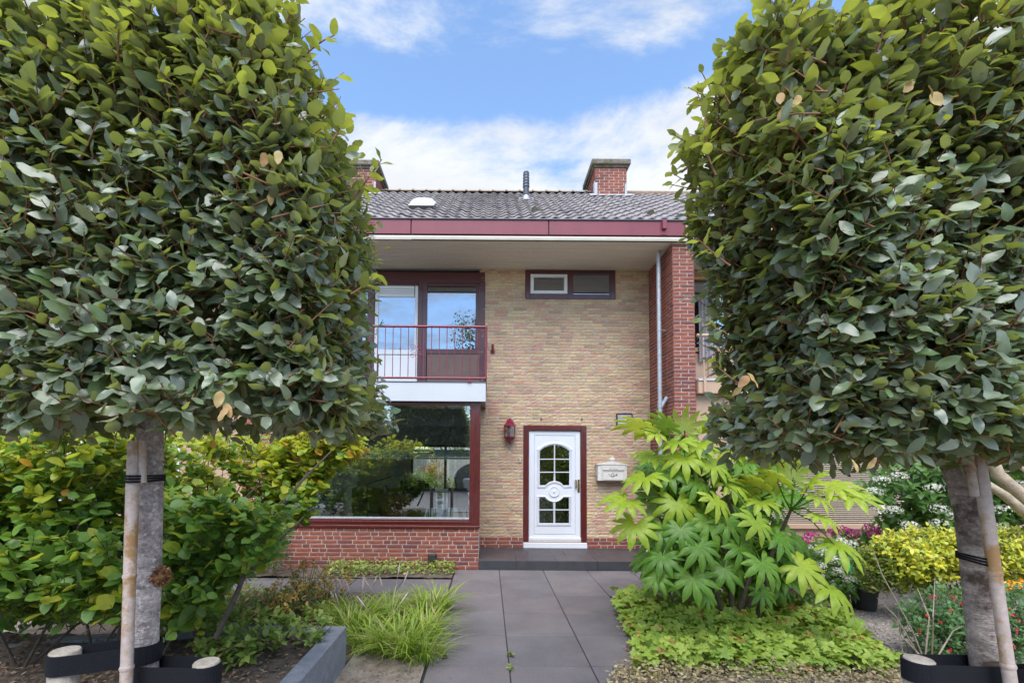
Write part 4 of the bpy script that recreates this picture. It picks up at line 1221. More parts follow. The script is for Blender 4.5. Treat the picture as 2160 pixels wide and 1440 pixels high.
# rooms behind the glass
XR0, XR1, YRB = -3.5, 2.6, 13.0
zfl = .18
rm = MB()
def quad(a, b, c, d): rm.add([a, b, c, d], [(0, 1, 2, 3)])
ox0, ox1 = at(866, 1000, YRB).x, at(1012, 1000, YRB).x
oz1 = at(930, 938, YRB).z
rm.box(XR0 - .1, XR0, YF + .101, YRB, 0, 2.6)
rm.box(XR1, XR1 + .1, YW + .121, YRB, 0, 2.6)
rm.box(XR0 - .1, ox0, YRB, YRB + .15, 0, 5.1); rm.box(ox1, XR1 + .1, YRB, YRB + .15, 0, 5.1); rm.box(ox0, ox1, YRB + .001, YRB + .15, oz1, 5.1)
rm.box(XR0, XWL - .1, YF + .102, YRB, 2.52, 2.62); rm.box(XWL - .1, XR1, YW + .125, YRB, 2.52, 2.62)
rm.box(-.11, .0, YW + .125, 10.2, 0, 2.52)
rm.build('interior_wall', M['room'], house)
MB().box(XR0, XWL - .1, YF + .103, YRB + .3, zfl - .1, zfl).box(XWL - .1, XR1, YW + .125, YRB + .3, zfl - .1, zfl).build('interior_floor', M['lino'], house)
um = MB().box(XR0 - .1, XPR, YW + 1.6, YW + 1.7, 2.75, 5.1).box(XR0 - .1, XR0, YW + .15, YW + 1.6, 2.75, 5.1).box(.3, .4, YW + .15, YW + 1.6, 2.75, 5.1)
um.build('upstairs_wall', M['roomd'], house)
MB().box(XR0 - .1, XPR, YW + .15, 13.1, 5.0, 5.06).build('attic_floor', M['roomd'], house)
for a in (XE0 + .1, XPR - .1): MB().box(a, a + .1, YW + .2, 13.1, 0, 5.1).build('party_wall', M['rmortar'], house)
dfm = MB()
for x in np.linspace(ox0 + .03, ox1 - .03, 3): dfm.cbox(x - .035, x + .035, YRB + .02, YRB + .09, zfl, oz1, .004)
dfm.cbox(ox0, ox1, YRB + .021, YRB + .089, oz1 - .06, oz1, .004)
gdoor = dfm.build('garden_door', M['dgrey'], house)

# neighbour to the right
nb_ = thing('neighbouring_house', 'tan framed neighbouring house behind the pillar with balcony and reed blind', 'house', (6, YW, 0))
XN0, XN1 = XPR + .001, 8.6
nm = MB()
def nfr(px0, px1, py0, py1, mat, name, y0, y1, Y=YW):
    x0, x1, z0, z1 = rc(px0, px1, py0, py1, Y)
    return MB().cbox(XN0 if px0 < 1470 else x0, x1, y0, y1, z0, z1, .003).build(name, mat, nb_)
nfr(1465, 2300, 572, 585, M['oak'], 'lintel', YW - .01, YW + .1)
nfr(1465, 2300, 585.4, 592.5, M['ochre'], 'head_rail', YW - .005, YW + .1)
nfr(1465, 2300, 736, 745, M['ochre'], 'window_sill', YW - .02, YW + .1)
nfr(1535, 1549, 593, 735.6, M['ochre'], 'mullion', YW - .004, YW + .1)
nfr(1465, 1534.6, 593, 735.6, M['glass'], 'pane', YW + .03, YW + .036)
nfr(1549.4, 2300, 593, 735.6, M['glass'], 'pane', YW + .03, YW + .036)
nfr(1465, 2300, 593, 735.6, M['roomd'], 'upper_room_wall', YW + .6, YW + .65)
for k in range(14):                                                # vertical boards under the window
    a = 1472 + k * 22
    nfr(a - (8 if k == 0 else 0), a + 21, 745.4, 830, M['tan'], 'panel_board', YW - .004, YW + .06)
cu = MB()
cx0, cx1, cz0, cz1 = rc(1470, 1560, 624, 735, YW)
def drape(x0, x1, z0, z1, y, amp, waves, hem):
    n = 24; vs_ = []
    for j in range(2):
        for i in range(n + 1):
            f = i / n
            z = z1 if j == 0 else z0 + hem * f
            vs_.append((x0 + (x1 - x0) * f, y + amp * math.sin(f * waves * 6.28), z))
    return vs_, [(i, i + 1, n + 1 + i + 1, n + 1 + i) for i in range(n)]
v_, f_ = drape(cx0, cx0 + .26, cz0 - .25, cz1, YW + .05 - .13, .018, 4, .12)
MB().add(v_, f_).build('grey_drape', pm('lilac_drape', [(.36, .33, .40)], .9, (20, .1)), nb_, True)
v_, f_ = drape(cx0 + .03, cx1 + .3, cz0 + .04, cz1, YW + .11, .03, 7, .3)
MB().add(v_, f_).build('sheer_curtain', M['curtain'], nb_, True)
v_, f_ = drape(cx0 - .05, cx1 + .6, cz1, at(1500, 592, YW).z, YW + .16, .01, 12, 0)
MB().add(v_, f_).build('valance', pm('grey_valance', [(.22, .23, .25)], .9, (20, .1)), nb_, True)
# neighbour's balcony
nx0, nx1, nz0, nz1 = rc(1472, 2300, 806, 832, YF - .1)
MB().cbox(XN0 + .01, XN1, YF - .10, YW - .03, nz0, nz1, .004).build('balcony_slab', M['tan'], nb_)
MB().cbox(XN0 + .01, XN1, YF - .115, YW - .04, nz1 + .001, nz1 + .03, .003).build('balcony_edge_trim', M['zinc'], nb_)
nr = MB()
nzr, nzb = at(1500, 707, YRL).z, at(1500, 800, YRL).z
nr.tube([(XN0 + .02, YRL, nzr), (XN1, YRL, nzr)], .024, 10).tube([(XN0 + .02, YRL, nzb), (XN1, YRL, nzb)], .018, 10)
nrl = nr.build('balcony_railing', M['tan'], nb_, True)
x = at(1484.5, 750, YRL).x
while x < XN1 - .3:
    MB().tube([(x, YRL, nzb), (x, YRL, nzr)], .0085, 6).build('bar', M['tan'], nrl, True); x += .125
p = at(1487, 830, YF - .11)
for q in (0, 1.4, 2.8):
    MB().cbox(p.x - .02 + q, p.x + .02 + q, YF - .13, YF - .102, nz0 + .01, nzb + .02, .004).build('rail_post', M['tan'], nrl)
# ground floor of the neighbour
gx0, gx1, gz0, gz1 = rc(1548, 2330, 968, 1108, YF)
gw = holed(MB(), XN0 + .001, XN1, 0, nz0 - .003, YF + .03, YF + .13, [(gx0, gx1, gz0, nz0 - .2)])
gw.build('ground_floor_wall', M['tan'], nb_)
MB().cbox(gx0 - .06, gx1, YF - .03, YF + .029, gz0 - .055, gz0 + .012, .004).build('window_sill', M['tan'], nb_)
MB().cbox(gx0 - .05, gx0 + .02, YF, YF + .08, gz0, nz0 - .2, .004).build('window_frame', M['tan'], nb_)
MB().box(gx0, gx1, YF + .09, YF + .095, gz0, nz0 - .2).build('blind_backing', M['reedb'], nb_)
blind = thing('reed_blind', 'beige reed blind drawn down in the window behind the palmate shrub', 'blind', ((gx0 + gx1) / 2, YF + .05, gz0))
zz = gz0 + .006
slm = None
while zz < nz0 - .22:
    if slm is None:
        o = MB().cbox(-.5, .5, -.004, .004, -.0085, .0085, .0025).build('slat', M['reed'], blind); slm = o.data
    else:
        o = link(bpy.data.objects.new('slat', slm), blind)
    o.location = ((gx0 + gx1) / 2, YF + .055 + rng.normal(0, .0008), zz); o.scale = (gx1 - gx0 - .02, 1, 1)
    zz += .0285
# neighbour's roof
MB().cbox(XPARTY + .006, XN1, YE - .002, YE + .026, zbot, ztop, .003).build('fascia_panel', M['tan'], nb_)
MB().tube([(XPARTY + .002, YE - .006, ztop + .012), (XN1, YE - .006, ztop + .012)], .014, 8).build('gutter_edge', M['gutter'], nb_)
MB().add([onroof(XPARTY + .002, 0, -.01), onroof(XN1, 0, -.01), onroof(XN1, SL, -.01), onroof(XPARTY + .002, SL, -.01), (XPARTY + .002, 13.3, zr0), (XN1, 13.3, zr0)], [(0, 1, 2, 3), (3, 2, 5, 4)]).build('roof', M['ink'], nb_)
lay_tiles(nb_, XPARTY, int((XN1 - XPARTY) / CV), 0, 'roof_tiles')
MB().tube([(XPARTY, YRDG, zrdg + .02), (XN1, YRDG, zrdg + .02)], .07, 10).build('ridge', M['ridge'], nb_, True)
MB().box(XN1 - .2, XN1 - .1, YW, 13.1, 0, 5.1).box(XN0, XN1, 13.0, 13.1, 0, 5.1).box(XN0 + .01, XN1, YW + .15, 13, 4.95, 5.0).box(XN0 + .01, XN1 - .2, YF + .4, 13, 2.3, 2.4).build('house_shell', M['roomd'], nb_)

# ------------------------------------------------------------------ things fixed to the front
lc = at(1075, 910, YW - .10)
zl0, zl1 = at(1075, 937, YW - .1).z, at(1075, 882, YW - .1).z
HL = zl1 - zl0
lan = thing('wall_lantern', 'wine red six sided wall lantern beside the front door', 'lantern', (lc.x, YW - .1, zl0))
ro = .105
c0 = (lc.x, YW - .105, zl0)
MB().lathe(c0, [(.004, 0), (.02, HL * .04), (.03, HL * .09), (.028, HL * .11), (.06, HL * .16), (ro * .98, HL * .27), (ro * 1.05, HL * .275), (ro * 1.05, HL * .30), (ro * .9, HL * .305)], 6, .52).build('lower_cup', M['rail'], lan)
MB().lathe(c0, [(ro * .9, HL * .68), (ro * 1.12, HL * .685), (ro * 1.12, HL * .71), (ro * .85, HL * .78), (ro * .62, HL * .86), (ro * .55, HL * .93), (.03, HL * .955), (.016, HL * .965), (.022, HL * .985), (.006, HL)], 6, .52).build('roof', M['rail'], lan)
for k in range(6):
    t = .52 + 2 * math.pi * k / 6; t2 = t + 2 * math.pi / 6
    a = Vector((lc.x + ro * .9 * math.cos(t), YW - .105 + ro * .9 * math.sin(t), 0)); b = Vector((lc.x + ro * .9 * math.cos(t2), YW - .105 + ro * .9 * math.sin(t2), 0))
    MB().tube([a + Vector((0, 0, zl0 + HL * .30)), a + Vector((0, 0, zl0 + HL * .685))], .008, 6).build('glazing_bar', M['rail'], lan)
    MB().add([a + Vector((0, 0, zl0 + HL * .31)), b + Vector((0, 0, zl0 + HL * .31)), b + Vector((0, 0, zl0 + HL * .68)), a + Vector((0, 0, zl0 + HL * .68))], [(0, 1, 2, 3)]).build('pane', M['glassl'], lan)
MB().lathe((lc.x, YW - .105, zl0 + HL * .3), [(.02, 0), (.02, .05), (.012, .06), (.03, .09), (.026, .13), (.004, .15)], 12).build('bulb', M['potw'], lan, True)
MB().cbox(lc.x - .03, lc.x + .03, YW - .03, YW - .006, zl0 + HL * .3, zl0 + HL * .7, .004).build('wall_plate', M['rail'], lan)
p = at(1097, 970, YW)
bl = thing('doorbell', 'small cream doorbell button on the yellow brick left of the door', 'doorbell', (p.x, YW, p.z))
MB().cbox(p.x - .017, p.x + .017, YW - .03, YW - .006, p.z - .042, p.z + .042, .004).build('bell_plate', M['batten'], bl)
MB().tube([(p.x, YW - .03, p.z + .012), (p.x, YW - .035, p.z + .012)], .011, 10).build('button', M['dome'], bl)
p = at(1039, 737, YW)
fh = thing('flagpole_holder', 'short wine red flagpole holder on the brick wall beside the balcony', 'bracket', (p.x, YW, p.z))
MB().cbox(p.x - .037, p.x + .037, YW - .02, YW - .006, p.z - .075, p.z - .01, .005).build('base_plate', M['rail'], fh)
MB().tube([(p.x, YW - .02, p.z - .045), (p.x, YW - .05, p.z - .03), (p.x, YW - .07, p.z + .075)], [.02, .021, .021], 10).build('socket', M['rail'], fh, True)
x0, x1, z0, z1 = rc(1299.5, 1333, 872, 899, YW)
lv = thing('wall_vent', 'grey louvred vent with a black frame on the brick wall above the mailbox', 'vent', ((x0 + x1) / 2, YW, z0))
frame_boxes(MB(), x0, x1, z0, z1, YW - .04, YW - .004, .016, .016, .012, .012).build('vent_frame', M['black'], lv)
for k in range(6):
    a = z0 + .014 + (z1 - z0 - .028) * k / 6
    MB().add([(x0 + .016, YW - .034, a), (x1 - .016, YW - .034, a), (x1 - .016, YW - .014, a + .034), (x0 + .016, YW - .014, a + .034)], [(0, 1, 2, 3)]).build('louvre', M['ventg'], lv)
MB().box(x0 + .01, x1 - .01, YW - .012, YW - .008, z0 + .01, z1 - .01).build('vent_backing', M['ink'], lv)
for n_, (px, py) in enumerate(((1141, 883.5), (1227, 884.5))):
    p = at(px, py, YW)
    o = MB().tube([(p.x, YW, p.z), (p.x, YW - .04, p.z), (p.x, YW - .045, p.z + .02)], .006, 6).tube([(p.x, YW - .02, p.z - .01), (p.x, YW - .022, p.z + .016)], .009, 6).build('wall_hook', M['ink'])
    props(o, ('small dark hook in the brick over the hinge side of the door', 'small dark hook in the brick over the handle side of the door')[n_], 'hook', 'hooks above the front door')
# mailbox
def MX(cx_, cy_): return at(1240 + cx_ / 8.47, 860 + cy_ / 8.47, YW - .16)
m0, m1 = MX(178, 1302), MX(700, 1020)
mbx = thing('mailbox', 'cream wall mailbox with pitched lid, post horn and ornament on top', 'mailbox', ((m0.x + m1.x) / 2, YW, m0.z))
mx0, mx1, mz0, mz1 = m0.x, m1.x, m0.z, m1.z
MB().cbox(mx0, mx1, YW - .16, YW - .006, mz0, mz1, .006).build('body', M['mail'], mbx)
lid = [(mx0 - .012, mz1), (mx1 + .012, mz1), (mx1 + .012, mz1 + .012)]
xm = (mx0 + mx1) / 2
hh = MX(400, 945).z - mz1
for f in np.linspace(.9, -.9, 15): lid.append((xm + f * (mx1 - mx0) / 2, mz1 + .014 + (hh - .014) * (1 - abs(f)) ** 1.25))
lid.append((mx0 - .012, mz1 + .012))
MB().prism(lid, YW - .175, YW - .005).build('lid', M['mail'], mbx)
orn = MB()
for dx_ in (-.026, 0, .026): orn.lathe((xm + dx_, YW - .15, mz1 + hh - .004), [(.008, 0), (.020, .018), (.022, .034), (.014, .05), (.004, .056)], 10)
orn.lathe((xm, YW - .15, mz1 + hh + .048), [(.006, 0), (.014, .01), (.012, .022), (.003, .03)], 10)
orn.build('ornament', M['mail'], mbx, True)
f0, f1 = MX(238, 1296), MX(668, 1036)
MB().cbox(f0.x, f1.x, YW - .174, YW - .161, f0.z, f1.z, .004).build('front_panel', M['mail'], mbx)
f0, f1 = MX(252, 1110), MX(650, 1056)
MB().cbox(f0.x, f1.x, YW - .186, YW - .1745, f0.z, f1.z, .003).box(f0.x, f1.x, YW - .1755, YW - .1742, f0.z - .006, f0.z - .001).build('letter_flap', M['mail'], mbx)
MB().box(f0.x, f1.x, YW - .1752, YW - .1742, f0.z - .008, f0.z).box(f0.x, f1.x, YW - .1752, YW - .1742, f1.z, f1.z + .004).build('slot_shadow_gap', M['ink'], mbx)
tcv = bpy.data.curves.new('lettering', 'FONT')
tcv.body = 'Briefe'; tcv.size = .036; tcv.space_character = 1.5; tcv.align_x = 'CENTER'; tcv.align_y = 'CENTER'; tcv.extrude = .0008
tcv.materials.append(M['ink'])
to0 = bpy.data.objects.new('lettering_curve', tcv)
COL.objects.link(to0)
bpy.context.view_layer.update()
tme = bpy.data.meshes.new_from_object(to0.evaluated_get(bpy.context.evaluated_depsgraph_get()))
bpy.data.objects.remove(to0)
to = link(bpy.data.objects.new('lettering', tme), mbx)
p = MX(452, 1085)
to.matrix_basis = Matrix.Translation((p.x, YW - .1865, p.z)) @ Matrix.Rotation(R(90), 4, 'X')
hn = MB()
def mp(cx_, cy_): q = MX(cx_, cy_); return Vector((q.x, YW - .176, q.z))
hn.tube([mp(365, 1175), mp(385, 1205), mp(425, 1222), mp(470, 1212), mp(520, 1190)], [.003, .003, .0035, .004, .006], 6)
hn.tube([mp(440 + 27 * math.cos(t), 1190 - 24 * math.sin(t)) for t in np.linspace(-1.1, 4.2, 14)], .0032, 6)
hn.tube([mp(508, 1172), mp(520, 1190), mp(508, 1208)], .004, 6)
hn.tube([mp(428, 1225), mp(428, 1245)], .003, 5).tube([mp(452, 1225), mp(452, 1245)], .003, 5)
hn.build('post_horn', M['ink'], mbx, True)
hl = MB()
bp = [(262, 1150), (275, 1135), (625, 1135), (640, 1150), (640, 1265), (625, 1282), (275, 1282), (262, 1265)]
hl.tube([mp(*q) for q in bp + [bp[0]]], .0016, 4)
hl.build('border_line', M['ink'], mbx)
p = MX(205, 1215)
MB().box(mx0 - .002, mx0 + .002, YW - .09, YW - .075, p.z - .06, p.z + .02).build('side_slot', M['ink'], mbx)
# lamp low on the bay wall
x0, x1, z0, z1 = rc(904, 921, 1166, 1184, YF)
ol = thing('outdoor_socket', 'black outdoor socket low on the red brick below the bay window', 'socket', ((x0 + x1) / 2, YF, z0))
MB().cbox(x0, x1, YF - .06, YF - .006, z0, z1, .006).build('housing', M['black'], ol)
MB().cbox(x0 + .01, x1 - .01, YF - .07, YF - .0605, z0 + .012, z1 - .012, .004).build('cover', M['ink'], ol)

# ------------------------------------------------------------------ the two clipped block trees
def block_tree(name_loc, xr, yr, zr_, trunk, inner, seed, label, longs=(), ntw=1500, dead=(), narrow=.16):
    global rng
    rng = np.random.default_rng(seed)
    tree = thing('clipped_tree', label, 'tree', name_loc, 'clipped block trees at the front of the garden')
    x0, x1 = xr; y0, y1 = yr; z0, z1 = zr_
    tb = MB()
    tp = [p for p, r_ in trunk]
    tb.tube(tp, [r_ for p, r_ in trunk], 14)
    tb.build('trunk', M['bark2'] if seed == 12 else M['bark'], tree, True)
    cxx, cyy = tp[-1].x, tp[-1].y
    lb = MB()
    for k in range(16):
        e = Vector((x0 + (x1 - x0) * (.08 + .84 * rng.random()), y0 + (y1 - y0) * (.25 + .5 * rng.random()), z0 + (z1 - z0) * (.1 + .65 * rng.random())))
        s = Vector((cxx, cyy, tp[-1].z - .05 + .5 * rng.random()))
        m_ = (s + e) / 2 + Vector((0, 0, -.08))
        lb.tube([s, m_, e], [.017, .013, .006], 6)
    items, tw = [], MB()
    zm = (z0 + z1) / 2
    def warp(p):
        f = (p[2] - z0) / (z1 - z0)
        k = narrow * max(0, f - .35) ** 1.3 / .57
        bulge = .035 * math.sin(p[2] * 6.1 + seed) + .03 * math.sin(p[0] * 5 + p[2] * 3.1)
        if inner > 0: p[0] -= (k - bulge) * max(0, (p[0] - x0) / (x1 - x0)) ** 2
        else: p[0] += (k - bulge) * max(0, (x1 - p[0]) / (x1 - x0)) ** 2
        p[1] += .04 * math.sin(p[0] * 7 + p[2] * 4.3 + seed) + .05 * max(0, f - .7)
        if f < .10: p[2] += .05 * math.sin(p[0] * 8 + seed) ** 2
        return p
    faces = [('f', .43), ('i', .18), ('t', .15), ('b', .09), ('k', .10), ('o', .05)]
    nm, wt = [f for f, _ in faces], np.array([w_ for _, w_ in faces])
    for face in rng.choice(nm, ntw, p=wt / wt.sum()):
        a, b, c = rng.random(3)
        p = np.array((x0 + (x1 - x0) * a, y0 + (y1 - y0) * b, z0 + (z1 - z0) * c))
        dep = abs(rng.normal(0, .085)) - .0
        if face == 'f': p[1] = y0 + dep; n_ = (0, -1, 0)
        elif face == 'k': p[1] = y1 - dep; n_ = (0, 1, 0)
        elif face == 't': p[2] = z1 - dep; n_ = (0, 0, 1)
        elif face == 'b': p[2] = z0 + dep; n_ = (0, 0, -.6)
        elif (face == 'i') == (inner > 0): p[0] = x1 - dep; n_ = (1, 0, 0)
        else: p[0] = x0 + dep; n_ = (-1, 0, 0)
        p = warp(p)
        # corners of the block are rounded off
        for ax, lo, hi in ((0, x0, x1), (2, z0, z1)):
            pass
        f = (p[2] - z0) / (z1 - z0)
        n_ = np.array(n_, float)
        d = unit(n_ * .70 + UP * (.22 + .45 * f) + rng.normal(0, .40, 3))
        ln = rng.uniform(.07, .17) * (1.25 if face in 'ti' else 1)
        if f > .8 and face in 'fi': ln *= 1.2
        yf = (.012 + .55 * max(0, f - .55) / .45 + (.16 if face in 'it' else 0)) * rng.uniform(.4, 1.2)
        def mi(q, yf=yf): return 1 if rng.random() < yf * (.5 + q) else 0
        shoot(p - d * ln * .45, d, ln, int(rng.integers(4, 8)), rng.uniform(.056, .084), items, tw if rng.random() < .85 else None, upb=.80, mi=mi, r0=.0032, hz=.7, nb=.10, nj=.30, nx=n_ * (.85 if f < .55 else .85 - 2.2 * (f - .55)))
    for _ in range(int(ntw * 1.9)):           # shaded leaves further in
        p = warp(np.array((rng.uniform(x0 + .06, x1 - .06), rng.uniform(y0 + .06, y1 - .06), rng.uniform(z0 + .04, z1 - .08))))
        items.append((frame34(p, unit(rng.normal(0, 1, 3) + np.array((0, -.3, -.2))), unit(UP + rng.normal(0, .5, 3)), rng.uniform(.06, .09)), 0))
    for s, e, n_ in longs:                    # long shoots that stick out
        s, e = np.array(s), np.array(e)
        dd = e - s
        shoot(s, dd, np.linalg.norm(dd), n_, .062, items, tw, mi=lambda q: 1 if q > .3 else 0, r0=.0035, flat=.3)
    for p in dead:
        for k in range(int(rng.integers(2, 4))):
            items.append((frame34(np.array(p) + rng.normal(0, .022, 3), unit(np.array((rng.normal(0, .5), -.2, -1))), unit(np.array((rng.normal(0, .6), -1, .2))), rng.uniform(.04, .055)), 2))
    lb.build('limbs', M['stem'], tree, True)
    o = tw.build('twigs', M['twig'], tree); o['kind'] = 'stuff'
    put_leaves(tree, 'elae', items)
    return tree
YT = 1.75
def tk(lst): return [(at(px, py, YT), r_) for px, py, r_ in lst]
tl_ = tk([(299, 1700, .056), (299, 1560, .054), (300, 1440, .052), (302, 1330, .050), (306, 1235, .052), (304, 1210, .055), (308, 1185, .050), (313, 1060, .047), (317, 950, .044), (318, 800, .036), (320, 600, .026), (320, 420, .012)])
block_tree((tl_[0][0].x, YT, .2), (-2.45, -.505), (1.40, 2.12), (1.70, 3.06), tl_, 1, 11,
           'block shaped evergreen tree, the one on the left with a straight grey trunk',
           [(at(745, 420, 1.6), at(815, 322, 1.55), 8), (at(640, 120, 1.5), at(700, 55, 1.5), 7), (at(600, 60, 1.5), at(640, -20, 1.5), 7), (at(700, 300, 1.5), at(735, 250, 1.5), 6), (at(740, 620, 1.5), at(800, 590, 1.5), 6), (at(690, 850, 1.5), at(745, 905, 1.5), 5), (at(250, 130, 1.36), at(245, 40, 1.3), 9), (at(420, 120, 1.38), at(450, 30, 1.33), 8)],
           3700, [at(572, 318, 1.36), at(580, 380, 1.36), at(478, 845, 1.33)], .21)
tr_ = tk([(2105, 1700, .053), (2095, 1560, .052), (2087, 1440, .051), (2076, 1330, .050), (2062, 1200, .048), (2047, 1080, .047), (2030, 1010, .048), (2010, 950, .054), (1995, 900, .045), (1960, 750, .03), (1950, 500, .012)])
block_tree((tr_[0][0].x, YT, .2), (1.01, 2.6), (1.40, 2.12), (1.62, 3.05), tr_, -1, 12,
           'block shaped evergreen tree, the one on the right with a leaning dark trunk',
           [(at(1510, 370, 1.5), at(1452, 268, 1.5), 9), (at(1600, 120, 1.5), at(1590, 20, 1.5), 8), (at(1540, 220, 1.5), at(1505, 165, 1.5), 7), (at(1530, 700, 1.5), at(1480, 690, 1.5), 5), (at(1560, 810, 1.5), at(1500, 770, 1.5), 6), (at(1540, 560, 1.5), at(1478, 520, 1.5), 6), (at(1660, 130, 1.38), at(1670, 30, 1.35), 8), (at(1850, 110, 1.36), at(1880, 10, 1.32), 8)],
           3700, [at(1662, 205, 1.36), at(1960, 190, 1.36), at(1588, 785, 1.34), at(1822, 952, 1.36)], -.14)
rng = np.random.default_rng(77)

# supports of the trees
def cane(pts, r_, label, grp=None):
    c = thing('bamboo_cane', label, 'cane', pts[-1], 'bamboo canes tied to the tree trunks')
    pts = [Vector(p) for p in pts]
    n = 22
    P, Rr = [], []
    for i in range(n):
        f = i / (n - 1)
        P.append(pts[0].lerp(pts[-1], f)); Rr.append(r_ * (1 + .05 * math.sin(f * 9)))
    MB().tube(P, Rr, 10).build('cane_shaft', M['cane'], c, True)
    nb__ = max(1, int((pts[0] - pts[-1]).length / .28))
    for k in range(nb__):
        q = pts[0].lerp(pts[-1], (k + .55) / nb__); d = (pts[-1] - pts[0]).normalized()
        MB().tube([q - d * .008, q, q + d * .008], [r_ * 1.03, r_ * 1.16, r_ * 1.03], 10).build('cane_node', M['cane'], c, True)
cane([at(283, 930, 1.66), at(258, 1700, 1.60)], .0195, 'long weathered bamboo cane tied to the straight left trunk')
cane([at(299, 930, 1.665), at(301, 1018, 1.66)], .012, 'short bamboo stub beside the long cane on the left trunk')
cane([at(2058, 920, 1.66), at(2168, 1700, 1.60)], .0195, 'long split bamboo cane tied to the leaning right trunk')
cane([at(2039, 920, 1.655), at(2056, 1046, 1.65)], .013, 'short bamboo stub beside the split cane on the right trunk')
def hullband(c1, r1, c2, r2, z1, z2, hgt, th=.004):
    """a flat strap round two upright round things"""
    c1, c2 = np.array(c1), np.array(c2)
    d = c2 - c1; L = np.linalg.norm(d); a0 = math.atan2(d[1], d[0])
    be = math.acos(max(-1, min(1, (r1 - r2) / L)))
    pts = []
    for a in np.linspace(a0 + be, a0 + 2 * math.pi - be, 12): pts.append((c1 + r1 * np.array((math.cos(a), math.sin(a))), 0))
    for a in np.linspace(a0 - be, a0 + be, 10): pts.append((c2 + r2 * np.array((math.cos(a), math.sin(a))), 1))
    mb = MB(); n = len(pts); vs_ = []
    mid = (c1 + c2) / 2
    for q, s in pts:
        z = z1 if s == 0 else z2
        cc = c1 if s == 0 else c2
        o = (q - cc); o = o / np.linalg.norm(o) * th
        vs_ += [(q[0], q[1], z - hgt / 2), (q[0], q[1], z + hgt / 2), (q[0] + o[0], q[1] + o[1], z + hgt / 2), (q[0] + o[0], q[1] + o[1], z - hgt / 2)]
    fs = []
    for i in range(n):
        j = (i + 1) % n
        for k in range(4): fs.append((4 * i + k, 4 * j + k, 4 * j + (k + 1) % 4, 4 * i + (k + 1) % 4))
    return mb.add(vs_, fs)
def post(px, py, Y, r_, label):
    p = at(px, py, Y)
    t = thing('tree_post', label, 'post', (p.x, Y, 0), 'round wooden posts beside the trees')
    MB().tube([(p.x, Y, 0), (p.x, Y, p.z - .004), (p.x, Y, p.z)], [r_, r_, r_ * .93], 18).build('post_shaft', M['post'], t, True)
    return p
P1 = post(138, 1370, 1.66, .045, 'round grey wooden post at the left end of the black tree belt')
P2 = post(436, 1394, 1.60, .041, 'round grey wooden post at the right end of the left tree belt')
P3 = post(1938, 1388, 1.62, .043, 'round grey wooden post in front of the leaning trunk')
P4 = post(2215, 1395, 1.62, .043, 'round grey wooden post at the right edge beyond the leaning trunk')
def belt(P, pr, T, tr, dz1, z2, label, hgt=.066):
    o = hullband((P.x, P.y), pr + .001, (T[0], T[1]), tr + .002, P.z - dz1, z2, hgt).build('tree_belt', M['strap'])
    return props(o, label, 'strap', 'black rubber belts that hold the trees')
T1 = at(301, 1400, YT); T2 = at(2082, 1410, YT)
belt(P1, .045, (T1.x, YT), .053, .038, at(300, 1372, YT).z, 'black belt from the far left post round the straight trunk')
belt(P2, .041, (T1.x, YT), .052, .038, at(300, 1405, YT).z - .012, 'black belt from the straight trunk to the post on its right')
belt(P3, .043, (T2.x, YT), .052, .036, at(2082, 1412, YT).z, 'black belt from the leaning trunk to the post on its left')
belt(P4, .043, (T2.x, YT), .053, .036, at(2082, 1425, YT).z - .01, 'black belt from the leaning trunk off the right edge')
def tie(py, T, tr, C, cr, label, n=3):
    mb = MB()
    for k in range(n):
        z = at(T.x, py, YT).z if False else T.z + (k - 1) * .008
        h_ = hullband((T.x, T.y), tr, (C.x, C.y), cr, z, z + .002 * (k - 1), .007, .003)
        mb.add(h_.v, h_.f)
    return props(mb.build('trunk_tie', M['strap']), label, 'tie', 'black ties round trunk and cane')
tie(1007, at(314, 1007, YT), .049, at(283, 1007, 1.65), .022, 'black tie round the straight trunk and its cane')
tie(1172, at(2058, 1172, YT), .051, at(2090, 1172, 1.65), .023, 'thin black tie halfway up the leaning trunk and its cane')
tie(942, at(2013, 942, YT), .056, at(2060, 942, 1.655), .022, 'black tie at the top of the leaning trunk under the crown')
# burr on the left trunk
p = at(337, 1215, YT)
items = []
for k in range(260):
    d = rdir(); q = np.array(p) + d * np.array((.026, .026, .026))
    items.append((frame34(q, unit(d + rdir(.5)), rdir(), rng.uniform(.010, .02)), 4))
tt = bpy.data.objects['clipped_tree']
MB().tube([p + Vector((-.03, 0, 0)), p + Vector((-.01, 0, 0)), p + Vector((.012, 0, 0)), p + Vector((.024, 0, 0))], [.022, .03, .026, .008], 10).build('burr', M['gall'], tt, True)
LEAVES['small'][3].append(M['gall'])
merge('burr_shoots', LEAVES['small'][0], LEAVES['small'][1], [i[0] for i in items], rng.integers(0, 6, 260), [M['gall']], tt, LEAVES['small'][2])

